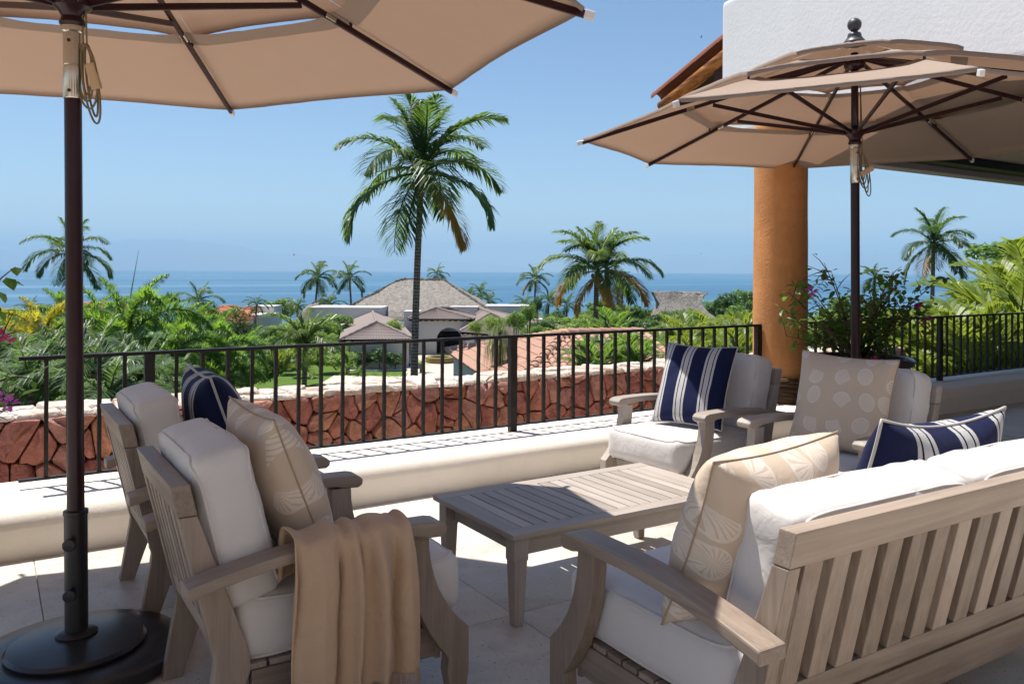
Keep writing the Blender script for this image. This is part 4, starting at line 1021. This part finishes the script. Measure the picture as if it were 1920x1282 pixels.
# ponytail plant on the slope
x, y = S(938, 30); o = empty('ponytail_plant', (x, y, -3.5)); tag(o, 'shaggy ponytail plant with pale strap leaves hanging over the clay roof', 'plant')
m = MB(); rg = random.Random(2); zt = ZP(648, 938, 30)+3.5
for i in range(170):
    a = rg.uniform(0, 2*PI); rr = rg.uniform(.25, .62); h = rg.uniform(.0, .3); dr = rg.uniform(.5, 1.15)
    p0 = Vector((0, 0, zt+rg.uniform(-.2, .3))); p1 = p0+Vector((math.cos(a)*rr*.5, math.sin(a)*rr*.5, .25+h)); p2 = p0+Vector((math.cos(a)*rr, math.sin(a)*rr, -.1)); p3 = p0+Vector((math.cos(a)*rr*1.12, math.sin(a)*rr*1.12, -dr)); wv = Vector((-math.sin(a), math.cos(a), 0))*.016
    m.add([p0-wv, p0+wv, p1+wv, p1-wv, p2+wv, p2-wv, p3], [(0, 1, 2, 3), (3, 2, 4, 5), (5, 4, 6)])
m.build('strap_leaves', 'strap_leaf', o)
m = MB()
for i in range(46):
    a = rg.uniform(0, 2*PI); rr = rg.uniform(.05, .22); p0 = Vector((0, 0, zt)); p2 = p0+Vector((math.cos(a)*rr, math.sin(a)*rr, rg.uniform(.7, 1.15))); wv = Vector((-math.sin(a), math.cos(a), 0))*.02
    m.add([p0-wv, p0+wv, (p0+p2)/2+wv, (p0+p2)/2-wv, p2], [(0, 1, 2, 3), (3, 2, 4)])
m.build('spear_leaves', 'young_frond', o)
MB().tube([(0, 0, 0), (.02, 0, zt*.5), (0, 0, zt)], [.25, .16, .12], 10).build('trunk', 'bark', o, smooth=True)
# trees and shrubs that stand out
bush('flowering_tree', 436, 628, 58, 62, 'dark_leaf', 2, 'dark leafy tree tipped with rust red flowers in front of the pink house', None, 'tree', 1.15)
o = bush('flowering_tree', 436, 605, 57.2, 46, 'rust_flower', 3, 'x', None, 'tree', .75, stem=False)
f = o.children[0]; f.name = 'blossom'; bpy.data.objects.remove(o)
ft = [q for q in bpy.data.objects if q.name.startswith('flowering_tree')][0]; f.parent = ft; f.location = (0, 0, ZP(598, 436, 58)-(gz(58)-.35)); f.data = cloud(77, 420, .05, 14, .5, .95).mesh('blossom', 'rust_flower'); f.scale = (2.3, 2.3, 1.5)
bush('canopy_tree', 1900, 478, 52, 85, 'mid_leaf', 3, 'spreading flat topped green tree above the areca palms', None, 'tree', .62, 1.1)
bush('canopy_tree', 1372, 578, 120, 46, 'dark_leaf', 0, 'dense dark round tree between the far thatch and the column', 'dense trees by the column', 'tree', .75, seed=2)
bush('canopy_tree', 1405, 568, 135, 40, 'mid_leaf', 1, 'paler tree half hidden by the orange column', 'dense trees by the column', 'tree', .75, seed=4)
SG = 'leafy shrubs by the tiled houses'
for i, (px, py, Y, rp, mt, k, zs) in enumerate([(738, 612, 80, 23, 'light_leaf', 2, 1), (925, 606, 72, 26, 'light_leaf', 2, .9), (968, 600, 66, 26, 'mid_leaf', 2, 1.0), (992, 585, 68, 20, 'mid_leaf', 2, 1.6), (1008, 570, 70, 11, 'dark_leaf', 2, 2.2), (945, 630, 68, 16, 'mid_leaf', 2, .8), (893, 612, 74, 18, 'light_leaf', 2, 1.0), (1010, 617, 66, 16, 'mid_leaf', 2, .8), (655, 645, 72, 12, 'light_leaf', 2, .6)]):
    bush('shrub', px, py, Y, rp, mt, k, 'small leafy tree growing against the tiled houses', SG, 'shrub', zs, seed=i)
for i, (px, py, rp) in enumerate([(680, 672, 22), (712, 668, 24), (742, 675, 20), (662, 678, 16)]):
    bush('hedge_shrub', px, py, 74, rp, 'dark_leaf', 0, 'dark clipped shrub in the planter before the white house wall', 'planter shrubs', 'shrub', .8, 1.15, seed=i, zg=-7.3)
BG = 'bushes filling the garden'; rg = random.Random(21)
def fill(n, x0, x1, y0, y1, Y0, Y1, r0, r1, mats, lab, grp):
    for i in range(n):
        Y = rg.uniform(Y0, Y1); t = (Y-Y0)/(Y1-Y0+1e-6); py = y1+(y0-y1)*(.75*t+.25*rg.random())
        bush('bush', rg.uniform(x0, x1), py, Y, rg.uniform(r0, r1), rg.choice(mats), rg.choice([0, 1, 2]), lab, grp, 'bush', rg.uniform(.65, .95), rg.uniform(.9, 1.25), seed=i, stem=False)
fill(52, 985, 1430, 585, 665, 58, 100, 26, 44, ['dark_leaf', 'mid_leaf', 'light_leaf', 'light_leaf'], 'rounded green bush in the thicket under the twin trunked palm', 'bushes in the thicket')
fill(24, -60, 240, 598, 690, 32, 75, 30, 60, ['mid_leaf', 'mid_leaf', 'light_leaf'], 'dark bush among the foxtail palms', 'bushes among the foxtail palms')
fill(18, 330, 520, 640, 715, 40, 62, 26, 44, ['dark_leaf', 'mid_leaf', 'mid_leaf'], 'dark bush along the lawn under the flowering tree', 'bushes along the lawn')
fill(18, 500, 640, 600, 690, 56, 90, 26, 40, ['dark_leaf', 'mid_leaf', 'light_leaf'], 'green bush between the young palm and the tiled house', 'bushes beside the tiled house')
fill(8, 440, 510, 700, 725, 46, 52, 14, 22, ['light_leaf', 'mid_leaf'], 'low light green ground shrub on the lawn edge', 'low shrubs on the lawn edge')
fill(18, 1640, 2050, 600, 690, 22, 40, 40, 75, ['mid_leaf', 'mid_leaf', 'light_leaf'], 'dark bush behind the areca palms', 'bushes behind the areca palms')
fill(14, 1440, 1700, 565, 660, 50, 100, 26, 42, ['dark_leaf', 'mid_leaf', 'light_leaf'], 'green bush behind the potted bougainvillea', 'bushes behind the potted plant')
fill(34, -150, 2100, 580, 606, 105, 150, 22, 34, ['dark_leaf', 'mid_leaf'], 'dark tree crown far down the slope above the shore', 'tree crowns down the slope')
fill(40, -200, 2150, 588, 598, 150, 240, 16, 26, ['dark_leaf', 'mid_leaf'], 'hazy tree crown at the edge of the sea', 'tree crowns at the shore')
fill(20, 960, 1240, 632, 672, 40, 56, 30, 42, ['mid_leaf', 'dark_leaf'], 'green bush behind the clay tile roof', 'bushes behind the clay roof')
# ------------------------------------------------------------------ lawn, paths, fountain
def sheet(name, pts, mat, z, kind='structure'):
    m = MB(); m.add([(*W(a, b), z) for a, b in pts], [tuple(range(len(pts)))]); tag(m.build(name, mat), kind=kind)
sheet('lawn', [(-27, 50), (-6, 50), (-5, 70), (-7, 76), (-24, 78), (-30, 66)], 'lawn', -7.36)
sheet('path', [(-8.6, 60), (-3.5, 55), (-1, 62), (-6.2, 88), (-12, 88), (-9.5, 78)], 'pale_paving', -7.30)
sheet('gravel_bed', [(-15, 64), (-9, 63), (-9, 69.5), (-15, 70)], 'pale_paving', -7.33)
x, y = S(826, 80); o = empty('fountain', (x, y, -7.3)); tag(o, 'round mossy stone fountain basin in front of the arched entry', 'fountain')
MB().lathe([(.9, 0), (1.35, 0), (1.4, .1), (1.4, .5), (1.25, .58), (1.0, .55), (.9, .4)], 20).build('basin', 'fountain_moss', o)
MB().lathe([(.95, .46), (0, .46)], 20).build('water', 'pool_water', o)
# ------------------------------------------------------------------ houses below
def P3(X, Y, z): return (*W(X, Y), z)
def house(name, label, cat='building'):
    o = empty(name); tag(o, label, cat); return o
def rect(m, c, hx, hy, ang, z0, z1):
    ca, sa = math.cos(ang), math.sin(ang); q = [(c[0]+ca*a-sa*b, c[1]+sa*a+ca*b) for a, b in ((-hx, -hy), (hx, -hy), (hx, hy), (-hx, hy))]
    m.prism(q, lambda p, h: P3(p[0], p[1], h), z0, z1); return m
def tiled_plane(m, a, b, c, d, pitch, course, amp):
    """corrugated barrel-tile sheet: a-b eave, d-c upper edge (a to d and b to c run up the slope)"""
    a, b, c, d = map(Vector, (a, b, c, d)); nrm = (b-a).cross(d-a).normalized(); nrm = nrm if nrm.z > 0 else -nrm
    nu = max(2, int((b-a).length/pitch)*4); nv = max(1, int(max((d-a).length, (c-b).length)/course)); off = len(m.v)
    rows = []
    for j in range(nv):
        for e in (0, 1):
            v = (j+e)/nv; lift = amp*.55*(1-e); row = []
            for i in range(nu+1):
                u = i/nu; p = (a.lerp(b, u)).lerp(d.lerp(c, u), v); dist = u*(b-a).length; wv = abs(math.sin(PI*dist/pitch)); row.append(len(m.v)); m.v.append(tuple(p+nrm*(amp*wv+lift)))
            rows.append(row)
    for r0, r1 in zip(rows[:-1], rows[1:]):
        for i in range(nu): m.f.append((r0[i], r0[i+1], r1[i+1], r1[i]))
def hip(parent, corners, z, ridge, zr, mat, ov=0, pitch=.3, amp=.07, faces=(0, 1, 2, 3)):
    """hip roof: 4 eave corners (X, Y), ridge as two points; face k joins corner k to k+1"""
    E_ = [P3(*c, z) for c in corners]; r0, r1 = P3(*ridge[0], zr), P3(*ridge[1], zr)
    tops = [(r0, r0), (r0, r1), (r1, r1), (r1, r0)]
    rf_ = MB()
    for k in faces:
        a, b = E_[k], E_[(k+1) % 4]; ta, tb_ = tops[k]; tiled_plane(rf_, a, b, tb_, ta, pitch, .40, amp)
    o = rf_.build('roof', mat, parent); tag(o, kind='stuff')
    caps = MB()
    for a, b in ((E_[0], r0), (E_[1], r0), (E_[2], r1), (E_[3], r1), (r0, r1)):
        a, b = Vector(a), Vector(b); n = max(2, int((b-a).length/.45)); caps.tube([a.lerp(b, i/n)+Vector((0, 0, .06+.03*(i % 2))) for i in range(n+1)], [.13+.025*(i % 2) for i in range(n+1)], 7)
    caps.build('ridge_cap', mat, o); MB().add([Vector(e)-Vector((0, 0, .10)) for e in E_], [(0, 1, 2, 3)]).build('soffit', 'dark_wood', o)
    for k in faces:                                  # rafter tails along the eave
        a, b = Vector(E_[k]), Vector(E_[(k+1) % 4]); n = int((b-a).length/.7); inn = (Vector(r0)+Vector(r1))/2
        tl = MB()
        for i in range(n):
            p = a.lerp(b, (i+.5)/n)-Vector((0, 0, .16)); d = (inn-p); d.z = 0; d.normalize(); p = p+d*.1; tl.tube([p, p+d*.6], .07, 5)
        t = tl.build('rafter_tails', 'dark_wood', o); tag(t, kind='stuff')
    return o
def arm_dir(a): return (math.sin(a), math.cos(a))
# left wing
hw = house('tiled_wing', 'white garden house wing with brown hipped tile roof and planter')
dx, dy = -.185, .983; ux_, uy_ = .983, .185
def LW(a, b): return (-15.4+ux_*a+dx*b, 74.0+uy_*a+dy*b)
hip(hw, [LW(0, 0), LW(6.7, 0), LW(6.7, 30), LW(0, 30)], -4.70, [LW(3.35, 3.4), LW(3.35, 29)], -3.33, 'brown_tile')
m = MB(); m.prism([LW(.5, .6), LW(6.2, .6), LW(6.2, 29), LW(.5, 29)], lambda p, h: P3(p[0], p[1], h), -8.3, -4.82); m.build('wall', 'house_white', hw)
m = MB(); m.prism([LW(.9, -1.3), LW(6.6, -1.3), LW(6.6, .55), LW(.9, .55)], lambda p, h: P3(p[0], p[1], h), -8.2, -7.25); m.build('planter', 'house_white', hw, bevel=.03)
# entrance porch with an arch
he = house('entrance_porch', 'arched entrance porch with small tiled roof between the two wings')
def EP(a, b): return (-9.35+a, 88+b)
ez0, ez1 = -7.75, -3.62
prof = [(0, ez0), (2.2, ez0)]+[(3.55-1.35*math.cos(PI*k/14), -5.85+1.35*math.sin(PI*k/14)) for k in range(15)]+[(4.9, ez0), (5.6, ez0), (5.6, ez1), (0, ez1)]
MB().prism(prof, lambda p, h: P3(-10.2+p[0], 88+h, p[1]), 0, .5).build('front_wall', 'house_white', he)
for xx in (-10.15, -4.95): rect(MB(), (xx+.2, 91), .2, 2.4, 0, ez0, ez1-.02).build('side_wall', 'house_white', he)
rect(MB(), (-8.9, 93.5), 1.0, .06, 0, ez0, -4.9).build('door', 'door_wood', he, bevel=.03)
rect(MB(), (-7.4, 94.2), 3.4, .1, 0, ez0, -5.3).build('back_wall', 'interior_shade', he)
hip(he, [(-11.0, 87.4), (-4.0, 87.4), (-4.0, 94), (-11.0, 94)], -3.58, [(-8.3, 90.6), (-7.0, 90.6)], -2.55, 'brown_tile', pitch=.34)
# right wing
hr = house('tiled_wing', 'broad brown tiled wing to the other side of the arched porch')
hip(hr, [(-5.2, 83), (3.6, 74), (6.0, 90), (-6.0, 101)], -4.6, [(-2.2, 88), (-3.8, 98)], -2.95, 'brown_tile', pitch=.32)
m = MB(); m.prism([(-4.6, 83.6), (3.1, 75), (5.3, 89.5), (-5.4, 100)], lambda p, h: P3(p[0], p[1], h), -8, -4.75); m.build('wall', 'house_white', hr)
# flat parapets and stair blocks
for i, (c, hx_, hy_, z0, z1, lab) in enumerate([((-19.5, 100), 4.2, 3, -8, -2.9, 'white flat roofed block behind the planter wing'), ((-3.4, 106), 5.6, 2.5, -8, -2.9, 'white flat roofed block behind the broad tiled wing'), ((-11.0, 92), .85, 1.2, -8, -3.0, 'white chimney block beside the porch roof'), ((-5.6, 98), 1.6, 1.0, -8, -2.75, 'white roof box behind the porch'), ((1.6, 97), 1.9, 2, -8, -4.05, 'upper white step block at the end of the broad wing'), ((3.3, 92), 1.7, 2, -8, -4.75, 'lower white step block at the end of the broad wing'), ((-20.2, 90), 2.2, 2, -8, -4.4, 'low white stair block beside the planter wing')]):
    o = house('white_block', lab); q = rect(MB(), c, hx_, hy_, 0, z0, z1).build('wall', 'house_white', o); rect(MB(), c, hx_+.05, hy_+.05, 0, z1+.002, z1+.10).build('coping', 'house_white', o)
# big palapa
def loft(name, lv, mat, parent, nseg=40, rough=.16, seed=0):
    m = MB(); n = 4*nseg
    for (cx, cy, hx_, hy_, z, rnd) in lv:
        for k in range(n):
            t = k/n*4; s_ = int(t); f = t-s_
            a, b = [(-1+2*f, -1), (1, -1+2*f), (1-2*f, 1), (-1, 1-2*f)][s_]
            L = math.hypot(a, b); q = 1-rnd*(L-1)
            d = rough*noise.noise(Vector((a*hx_*.9+seed, b*hy_*.9, z*1.2)))+rough*.5*noise.noise(Vector((a*hx_*3+seed, b*hy_*3, z*3)))
            m.v.append(P3(cx+a*hx_*q, cy+b*hy_*q, z+d))
    for j in range(len(lv)-1):
        for k in range(n): k2 = (k+1) % n; m.f.append((j*n+k, j*n+k2, (j+1)*n+k2, (j+1)*n+k))
    m.f.append(tuple(range((len(lv)-1)*n, len(lv)*n)))
    return soft(m.build(name, mat, parent), 50)
def bristles(parent, a, b, n, L, seed, out):
    m = MB(); rg = random.Random(seed); a, b = Vector(a), Vector(b)
    for i in range(n):
        p = a.lerp(b, rg.random())+Vector((rg.uniform(-.12, .12), rg.uniform(-.12, .12), rg.uniform(-.05, .14))); d = (Vector(out)+Vector((rg.uniform(-.5, .5), rg.uniform(-.5, .5), rg.uniform(-.5, .3)))).normalized()*L*rg.uniform(.5, 1.1); wv = d.cross(Vector((rg.gauss(0, 1), rg.gauss(0, 1), rg.gauss(0, 1)))).normalized()*.05
        m.add([p-wv, p+wv, p+d], [(0, 1, 2)])
    o = m.build('ridge_straw', 'thatch', parent); tag(o, kind='stuff')
pal = house('palapa', 'large grey thatched palapa roof with four sloping sides behind the tiled houses')
lv = [(-11.6, 108, 10.6, 8.5, -4.6, .12), (-11.6, 108, 10.4, 8.3, -4.1, .12)]
for k in range(13):
    t = k/12; lv.append((-11.7, 108, 10.3+(2.75-10.3)*t, 8.2+(.5-8.2)*t, -4.0+(.42+4.0)*(t**.93), .12))
loft('thatch_roof', lv, 'thatch', pal)
for (a, b, L_) in (((-14.45, 107.5), (-8.95, 107.5), .35),): bristles(pal, P3(*a, .42), P3(*b, .42), 420, .5, 3, (0, 0, -.2))
for sx in (-1, 1): bristles(pal, P3(-11.7+sx*2.75, 107.5, .42), P3(-11.7+sx*10.2, 99.9, -4.0), 900, .6, 5+sx, (*W(sx*.7, -.5), -.6))
for i, (sx, sy) in enumerate(((-1, -1), (1, -1), (1, 1), (-1, 1))): rect(MB(), (-11.6+sx*8.5, 108+sy*6.5), .2, .2, 0, -8.2, -4.2).build('post', 'palm_trunk', pal)
p2 = house('palapa', 'smaller thatched palapa with flared ridge above the areca palms')
lv = [(19.3, 92, 4.6, 4, -5.6, .15), (19.2, 92, 4.3, 3.8, -4.7, .15), (19.0, 92, 3.5, 3.0, -3.6, .12), (18.7, 92, 2.7, 2.0, -2.7, .1), (18.5, 92, 2.35, 1.3, -1.9, .1), (18.5, 92, 2.7, .9, -1.2, .1), (18.6, 92, 3.1, .55, -.72, .1)]
loft('thatch_roof', lv, 'thatch', p2, 24, .22, 9); bristles(p2, P3(15.5, 91.6, -.75), P3(21.7, 91.6, -.75), 300, .3, 11, (0, 0, -.3))
rect(MB(), (19.2, 92), .3, .3, 0, -8.5, -5).build('post', 'palm_trunk', p2)
p3 = house('palapa', 'low thatched roof half hidden by the orange column')
loft('thatch_roof', [(22.5, 80, 4.2, 3, -4.3, .1), (22.5, 80, 4.0, 2.9, -3.9, .1), (22.5, 80, 2.4, 1.6, -3.1, .1), (22.5, 80, 1.8, .4, -2.95, .1)], 'thatch', p3, 20, .12, 4)
rect(MB(), (22.5, 80), .3, .3, 0, -8.5, -3.4).build('post', 'palm_trunk', p3)
p4 = house('palapa', 'small thatched cone peeking out at the corner of the flat white block')
loft('thatch_roof', [(-27.5, 118, 3.2, 3, -5.5, .3), (-27.3, 118, 1.9, 1.8, -3.6, .3), (-27.2, 118, .3, .3, -2.5, .3)], 'thatch', p4, 14, .15, 6)
rect(MB(), (-27.3, 118), .3, .3, 0, -9.5, -3.8).build('post', 'palm_trunk', p4)
# pink and orange houses further down
hp = house('pink_house', 'pinkish white house with an orange tile roof among the palms near the sea')
rect(MB(), (-44, 135), 5.2, 4, .1, -10, -5.6).build('wall', 'house_white', hp); rect(MB(), (-42.0, 140), 2.4, 2.5, 0, -10, -4.5).build('tower', 'house_white', hp)
hip(hp, [(-49.2, 130), (-42, 130), (-42, 139), (-49.2, 139)], -5.5, [(-46.6, 133.5), (-45.0, 133.5)], -4.4, 'orange_tile', pitch=.5)
h2 = house('orange_roof_house', 'small house with an orange clay roof behind the dark parasol pole')
rect(MB(), (-45.5, 92), 3.2, 2.6, 0, -9, -3.9).build('wall', 'house_white', h2); hip(h2, [(-49.2, 89), (-42, 89), (-42, 95), (-49.2, 95)], -3.8, [(-47.5, 92), (-43.5, 92)], -2.3, 'orange_tile', pitch=.36)
h4 = house('orange_roof_house', 'far orange roofed house seen through the potted bougainvillea')
rect(MB(), (33, 80), 3.6, 3, 0, -9, -4.3).build('wall', 'house_white', h4); hip(h4, [(29, 76.5), (37, 76.5), (37, 83), (29, 83)], -4.2, [(32, 79.5), (34.5, 79.5)], -2.9, 'orange_tile', pitch=.36)
# near clay roof with single barrel tiles
nr = house('clay_roof_house', 'near garden building with pink clay barrel tile roof under the terrace')
CLc, CN, AP, CR = (-3.02, 38.4), (-.06, 25.3), (2.10, 31.2), (7.2, 26.9); zE, zA = -2.2, -.80; A2 = (5.0, 31.85); CB = (4.2, 39.8)
bt2 = barrel(.50, .135, .02, 6).mesh('tile', 'clay_tile'); bt2.polygons.foreach_set('use_smooth', [True]*len(bt2.polygons)); bt2.set_sharp_from_angle(angle=R(45))
roof = empty('roof'); roof.parent = nr
def deck(pts): MB().add([Vector(p)-Vector((0, 0, .03)) for p in pts], [tuple(range(len(pts)))]).build('roof_deck', 'clay_tile', roof)
e_cl, e_cn, e_ap, e_cr, e_a2, e_cb = P3(*CLc, zE), P3(*CN, zE), P3(*AP, zA), P3(*CR, zE), P3(*A2, zA), P3(*CB, zE)
deck([e_cl, e_cn, e_ap]); deck([e_cn, e_cr, e_a2, e_ap]); deck([e_cl, e_ap, e_a2, e_cb]); deck([e_cr, e_cb, e_a2])
cand = []
def inside(p, poly):
    c = False; n = len(poly)
    for i in range(n):
        a, b = poly[i], poly[(i+1) % n]
        if (a[1] > p[1]) != (b[1] > p[1]) and p[0] < (b[0]-a[0])*(p[1]-a[1])/(b[1]-a[1])+a[0]: c = not c
    return c
def lay(poly, limit):
    P_ = [Vector(p) for p in poly]; o = P_[0]; u = (P_[1]-o).normalized(); nrm = (P_[1]-o).cross(P_[2]-o).normalized(); nrm = nrm if nrm.z > 0 else -nrm; v = nrm.cross(u); v = v if v.z > 0 else -v
    p2_ = [((p-o).dot(u), (p-o).dot(v)) for p in P_]; um = max(a for a, b in p2_); vm = max(b for a, b in p2_)
    xax = u; yax = v; zax = xax.cross(yax)
    if zax.z < 0: xax = -u; zax = xax.cross(yax)
    M = Matrix((xax, yax, zax)).transposed().to_4x4(); i = 0
    uu = .14
    while uu < min(um, limit):
        vv = -.06
        while vv < vm:
            if inside((uu, max(.02, vv+.12)), p2_): cand.append((M, o+u*uu+v*vv+nrm*.02, i))
            vv += .40
        uu += .275; i += 1
lay([e_cn, e_cl, e_ap], 14); lay([e_cn, e_cr, e_a2, e_ap], 9.5)
cand.sort(key=lambda c: c[1].x**2+c[1].y**2)
rt = random.Random(6); rest = MB()
for k, (M, p, i) in enumerate(cand):
    Mt = Matrix.Translation(p+Vector((rt.uniform(-.01, .01), rt.uniform(-.01, .01), rt.uniform(0, .012)))) @ M @ Matrix.Rotation(R(-2.2), 4, 'X')
    if k < 290:
        o = link('tile', bt2, roof); o.matrix_local = Mt
    else:
        rest.add([Mt @ v.co for v in bt2.vertices], [tuple(f.vertices) for f in bt2.polygons])
if rest.v: tag(rest.build('far_tiles', 'clay_tile', roof), kind='stuff')
hipt = barrel(.52, .17, .02, 8).mesh('ridge_tile', 'clay_tile'); hipt.polygons.foreach_set('use_smooth', [True]*len(hipt.polygons)); hipt.set_sharp_from_angle(angle=R(45))
for a, b in ((e_cn, e_ap), (e_cl, e_ap), (e_ap, e_a2)):
    a, b = Vector(a), Vector(b); L = (b-a).length; n = int(L/.42); y_ = (b-a).normalized(); x_ = y_.cross(Vector((0, 0, 1))).normalized(); z_ = x_.cross(y_); M = Matrix((x_, y_, z_)).transposed().to_4x4()
    for i in range(n):
        o = link('ridge_tile', hipt, roof); o.matrix_local = Matrix.Translation(a.lerp(b, i/n)+Vector((0, 0, .09))) @ M @ Matrix.Rotation(R(-3), 4, 'X')
def ins(c, k=.93):
    g = (2.0, 32.2); return (g[0]+(c[0]-g[0])*k, g[1]+(c[1]-g[1])*k)
m = MB(); m.prism([ins(CN), ins(CR), ins(CB), ins(CLc)], lambda p, h: P3(p[0], p[1], h), -8, zE-.08); m.build('wall', 'house_white', nr)
# ------------------------------------------------------------------ potted bougainvillea by the column
def leaf_tri(m, p, d, up, s):
    d = d.normalized(); sd = d.cross(up).normalized(); n_ = sd.cross(d)
    m.add([p, p+d*s*.35+sd*s*.30+n_*s*.06, p+d*s*.75+sd*s*.22+n_*s*.03, p+d*s-n_*s*.12, p+d*s*.75-sd*s*.22+n_*s*.03, p+d*s*.35-sd*s*.30+n_*s*.06, p+d*s*.5-n_*s*.02], [(0, 1, 6), (1, 2, 6), (2, 3, 6), (3, 4, 6), (4, 5, 6), (5, 0, 6)])
def bougain(o, z0, spots, leaf, n_leaf, seed, bracts, stem_r=.012, bsz=.75):
    rg = random.Random(seed); L = MB(); St = MB(); paths = []
    for (tx, ty, tz) in spots:
        a = Vector((rg.uniform(-.08, .08), rg.uniform(-.08, .08), z0)); b = Vector((tx, ty, tz)); mid = a.lerp(b, .5)+Vector((rg.uniform(-.1, .1), rg.uniform(-.1, .1), rg.uniform(.0, .15)))
        pts = [(a*(1-t)**2+mid*2*t*(1-t)+b*t*t) for t in [i/9 for i in range(10)]]
        St.tube(pts, [stem_r*(1-.8*i/9) for i in range(10)], 5); paths.append(pts)
        for tw in range(5):
            k = rg.randrange(3, 10); q = pts[k]; e = q+Vector((rg.uniform(-.2, .2), rg.uniform(-.2, .2), rg.uniform(-.08, .2))); St.tube([q, q.lerp(e, .5)+Vector((0, 0, .02)), e], [.005, .004, .002], 4); paths.append([q.lerp(e, i/9) for i in range(10)])
    for i in range(n_leaf):
        pp = rg.choice(paths); q = pp[rg.randrange(2, 10)]; d = Vector((rg.gauss(0, 1), rg.gauss(0, 1), rg.gauss(.1, .7))).normalized(); p = q+d*rg.uniform(.0, .05)
        leaf_tri(L, p, d+Vector((0, 0, -.25)), Vector((rg.uniform(-.4, .4), rg.uniform(-.4, .4), 1)), leaf*rg.uniform(.6, 1.25))
    St.build('stems', 'bark', o); lv_ = L.build('leaves', 'bougainvillea_leaf', o)
    for (bx, by, bz, mat) in bracts:
        B_ = MB()
        for k in range(9):
            d = Vector((rg.gauss(0, 1), rg.gauss(0, 1), rg.gauss(.2, .7))).normalized(); leaf_tri(B_, Vector((bx, by, bz))+d*.012, d, Vector((rg.uniform(-.5, .5), rg.uniform(-.5, .5), 1)), leaf*bsz)
        B_.build('flower', mat, o)
pt = empty('plant_pot', (6.80, 4.72, 0)); tag(pt, 'large dark glazed pot beside the orange column', 'pot')
soft(MB().lathe([(.0, .002), (.27, .002), (.30, .03), (.38, .40), (.44, .74), (.475, .755), (.48, .80), (.465, .815), (.44, .805), (.425, .74), (.40, .70), (0, .70)], 40).build('bowl', 'glazed_pot', pt), 35)
MB().lathe([(.425, .742), (.2, .752), (0, .755)], 24).build('soil', 'soil', pt)
bg_ = empty('bougainvillea', (6.80, 4.72, .75)); tag(bg_, 'leafy bougainvillea with magenta blooms in the dark pot by the column', 'plant')
r5 = random.Random(15); sp = []
for i in range(26):
    a = r5.uniform(0, 2*PI); rr = r5.uniform(.2, .70); sp.append((math.cos(a)*rr, math.sin(a)*rr, r5.uniform(.22, .72)-.22*max(0, rr-.5)))
lx, ly = CA, -SA
sp += [(-.62*lx, -.62*ly, .42), (-.66*lx, -.66*ly, .25), (-.32*lx, -.32*ly, .93), (-.25*lx, -.25*ly, .85), (.32*lx, .32*ly, .85), (.42*lx, .42*ly, .80), (.66*lx, .66*ly, .48), (.55*lx, .55*ly, .60)]
bougain(bg_, 0, sp, .080, 1050, 33, [(.52*lx-.1*SA, .52*ly-.1*CA, .52, 'magenta_bract'), (.58*lx-.1*SA, .58*ly-.1*CA, .40, 'magenta_bract'), (-.02*lx-.42*SA, -.02*ly-.42*CA, .07, 'magenta_bract'), (-.43*lx, -.43*ly, .66, 'purple_bract')])
# bougainvillea reaching in beside the railing end
px0, py0 = -.36, 4.93
pt = empty('plant_pot', (px0, py0, 0)); tag(pt, 'terracotta pot at the end of the terrace by the railing', 'pot')
soft(MB().lathe([(.0, .002), (.15, .002), (.17, .03), (.23, .34), (.25, .40), (.255, .43), (.23, .43), (.21, .38), (0, .37)], 28).build('bowl', 'terracotta_pot', pt), 35)
MB().lathe([(.21, .385), (0, .39)], 20).build('soil', 'soil', pt)
b2 = empty('bougainvillea', (px0, py0, .38)); tag(b2, 'glossy leaved bougainvillea with pink and purple blooms leaning in over the railing end', 'plant')
r6 = random.Random(9)
def at_(px, py, Y=3.95):
    x, y = S(px, Y); return (x-px0, y-py0, ZP(py, px, Y)-.38)
sp = [at_(r6.uniform(-50, 8), 560+i*14.5+r6.uniform(-8, 8), r6.uniform(3.8, 4.15)) for i in range(17)]
bougain(b2, 0, sp, .08, 330, 5, [(*at_(12, 637, 3.8), 'magenta_bract'), (*at_(-2, 632, 3.8), 'magenta_bract'), (*at_(10, 745, 3.8), 'purple_bract'), (*at_(20, 758, 3.82), 'purple_bract'), (*at_(2, 772, 3.8), 'purple_bract')], .010, .42)

for i, (px, py, Y, k) in enumerate([(551, 478, 110, 1.0), (1315, 476, 130, .9), (1313, 70, 60, .5)]):
    x, y = S(px, Y); b = .24*k
    m = MB().tube([(-.12*k, 0, 0), (0, 0, .01), (.16*k, 0, .02)], [.01, .045*k, .012], 6)
    m.add([(-.02, 0, .02), (.06*k, 0, .02), (.03*k, b, .12*k), (-.06*k, 2*b, .02*k), (-.03, .9*b, .10*k)], [(0, 1, 2, 4), (2, 3, 4)]); m.add([(-.02, 0, .02), (.06*k, 0, .02), (.03*k, -b, .12*k), (-.06*k, -2*b, .04*k), (-.03, -.9*b, .10*k)], [(0, 1, 2, 4), (2, 3, 4)])
    o = m.build('bird', 'bird'); o.location = (x, y, ZP(py, px, Y)); o.rotation_euler = (.3, .1, i*1.3)
    tag(o, ['small dark bird gliding over the sea by the far palms', 'small dark bird gliding over the sea above the flared thatch', 'tiny dark bird high up next to the tiled eave'][i], 'bird', 'birds in the sky')
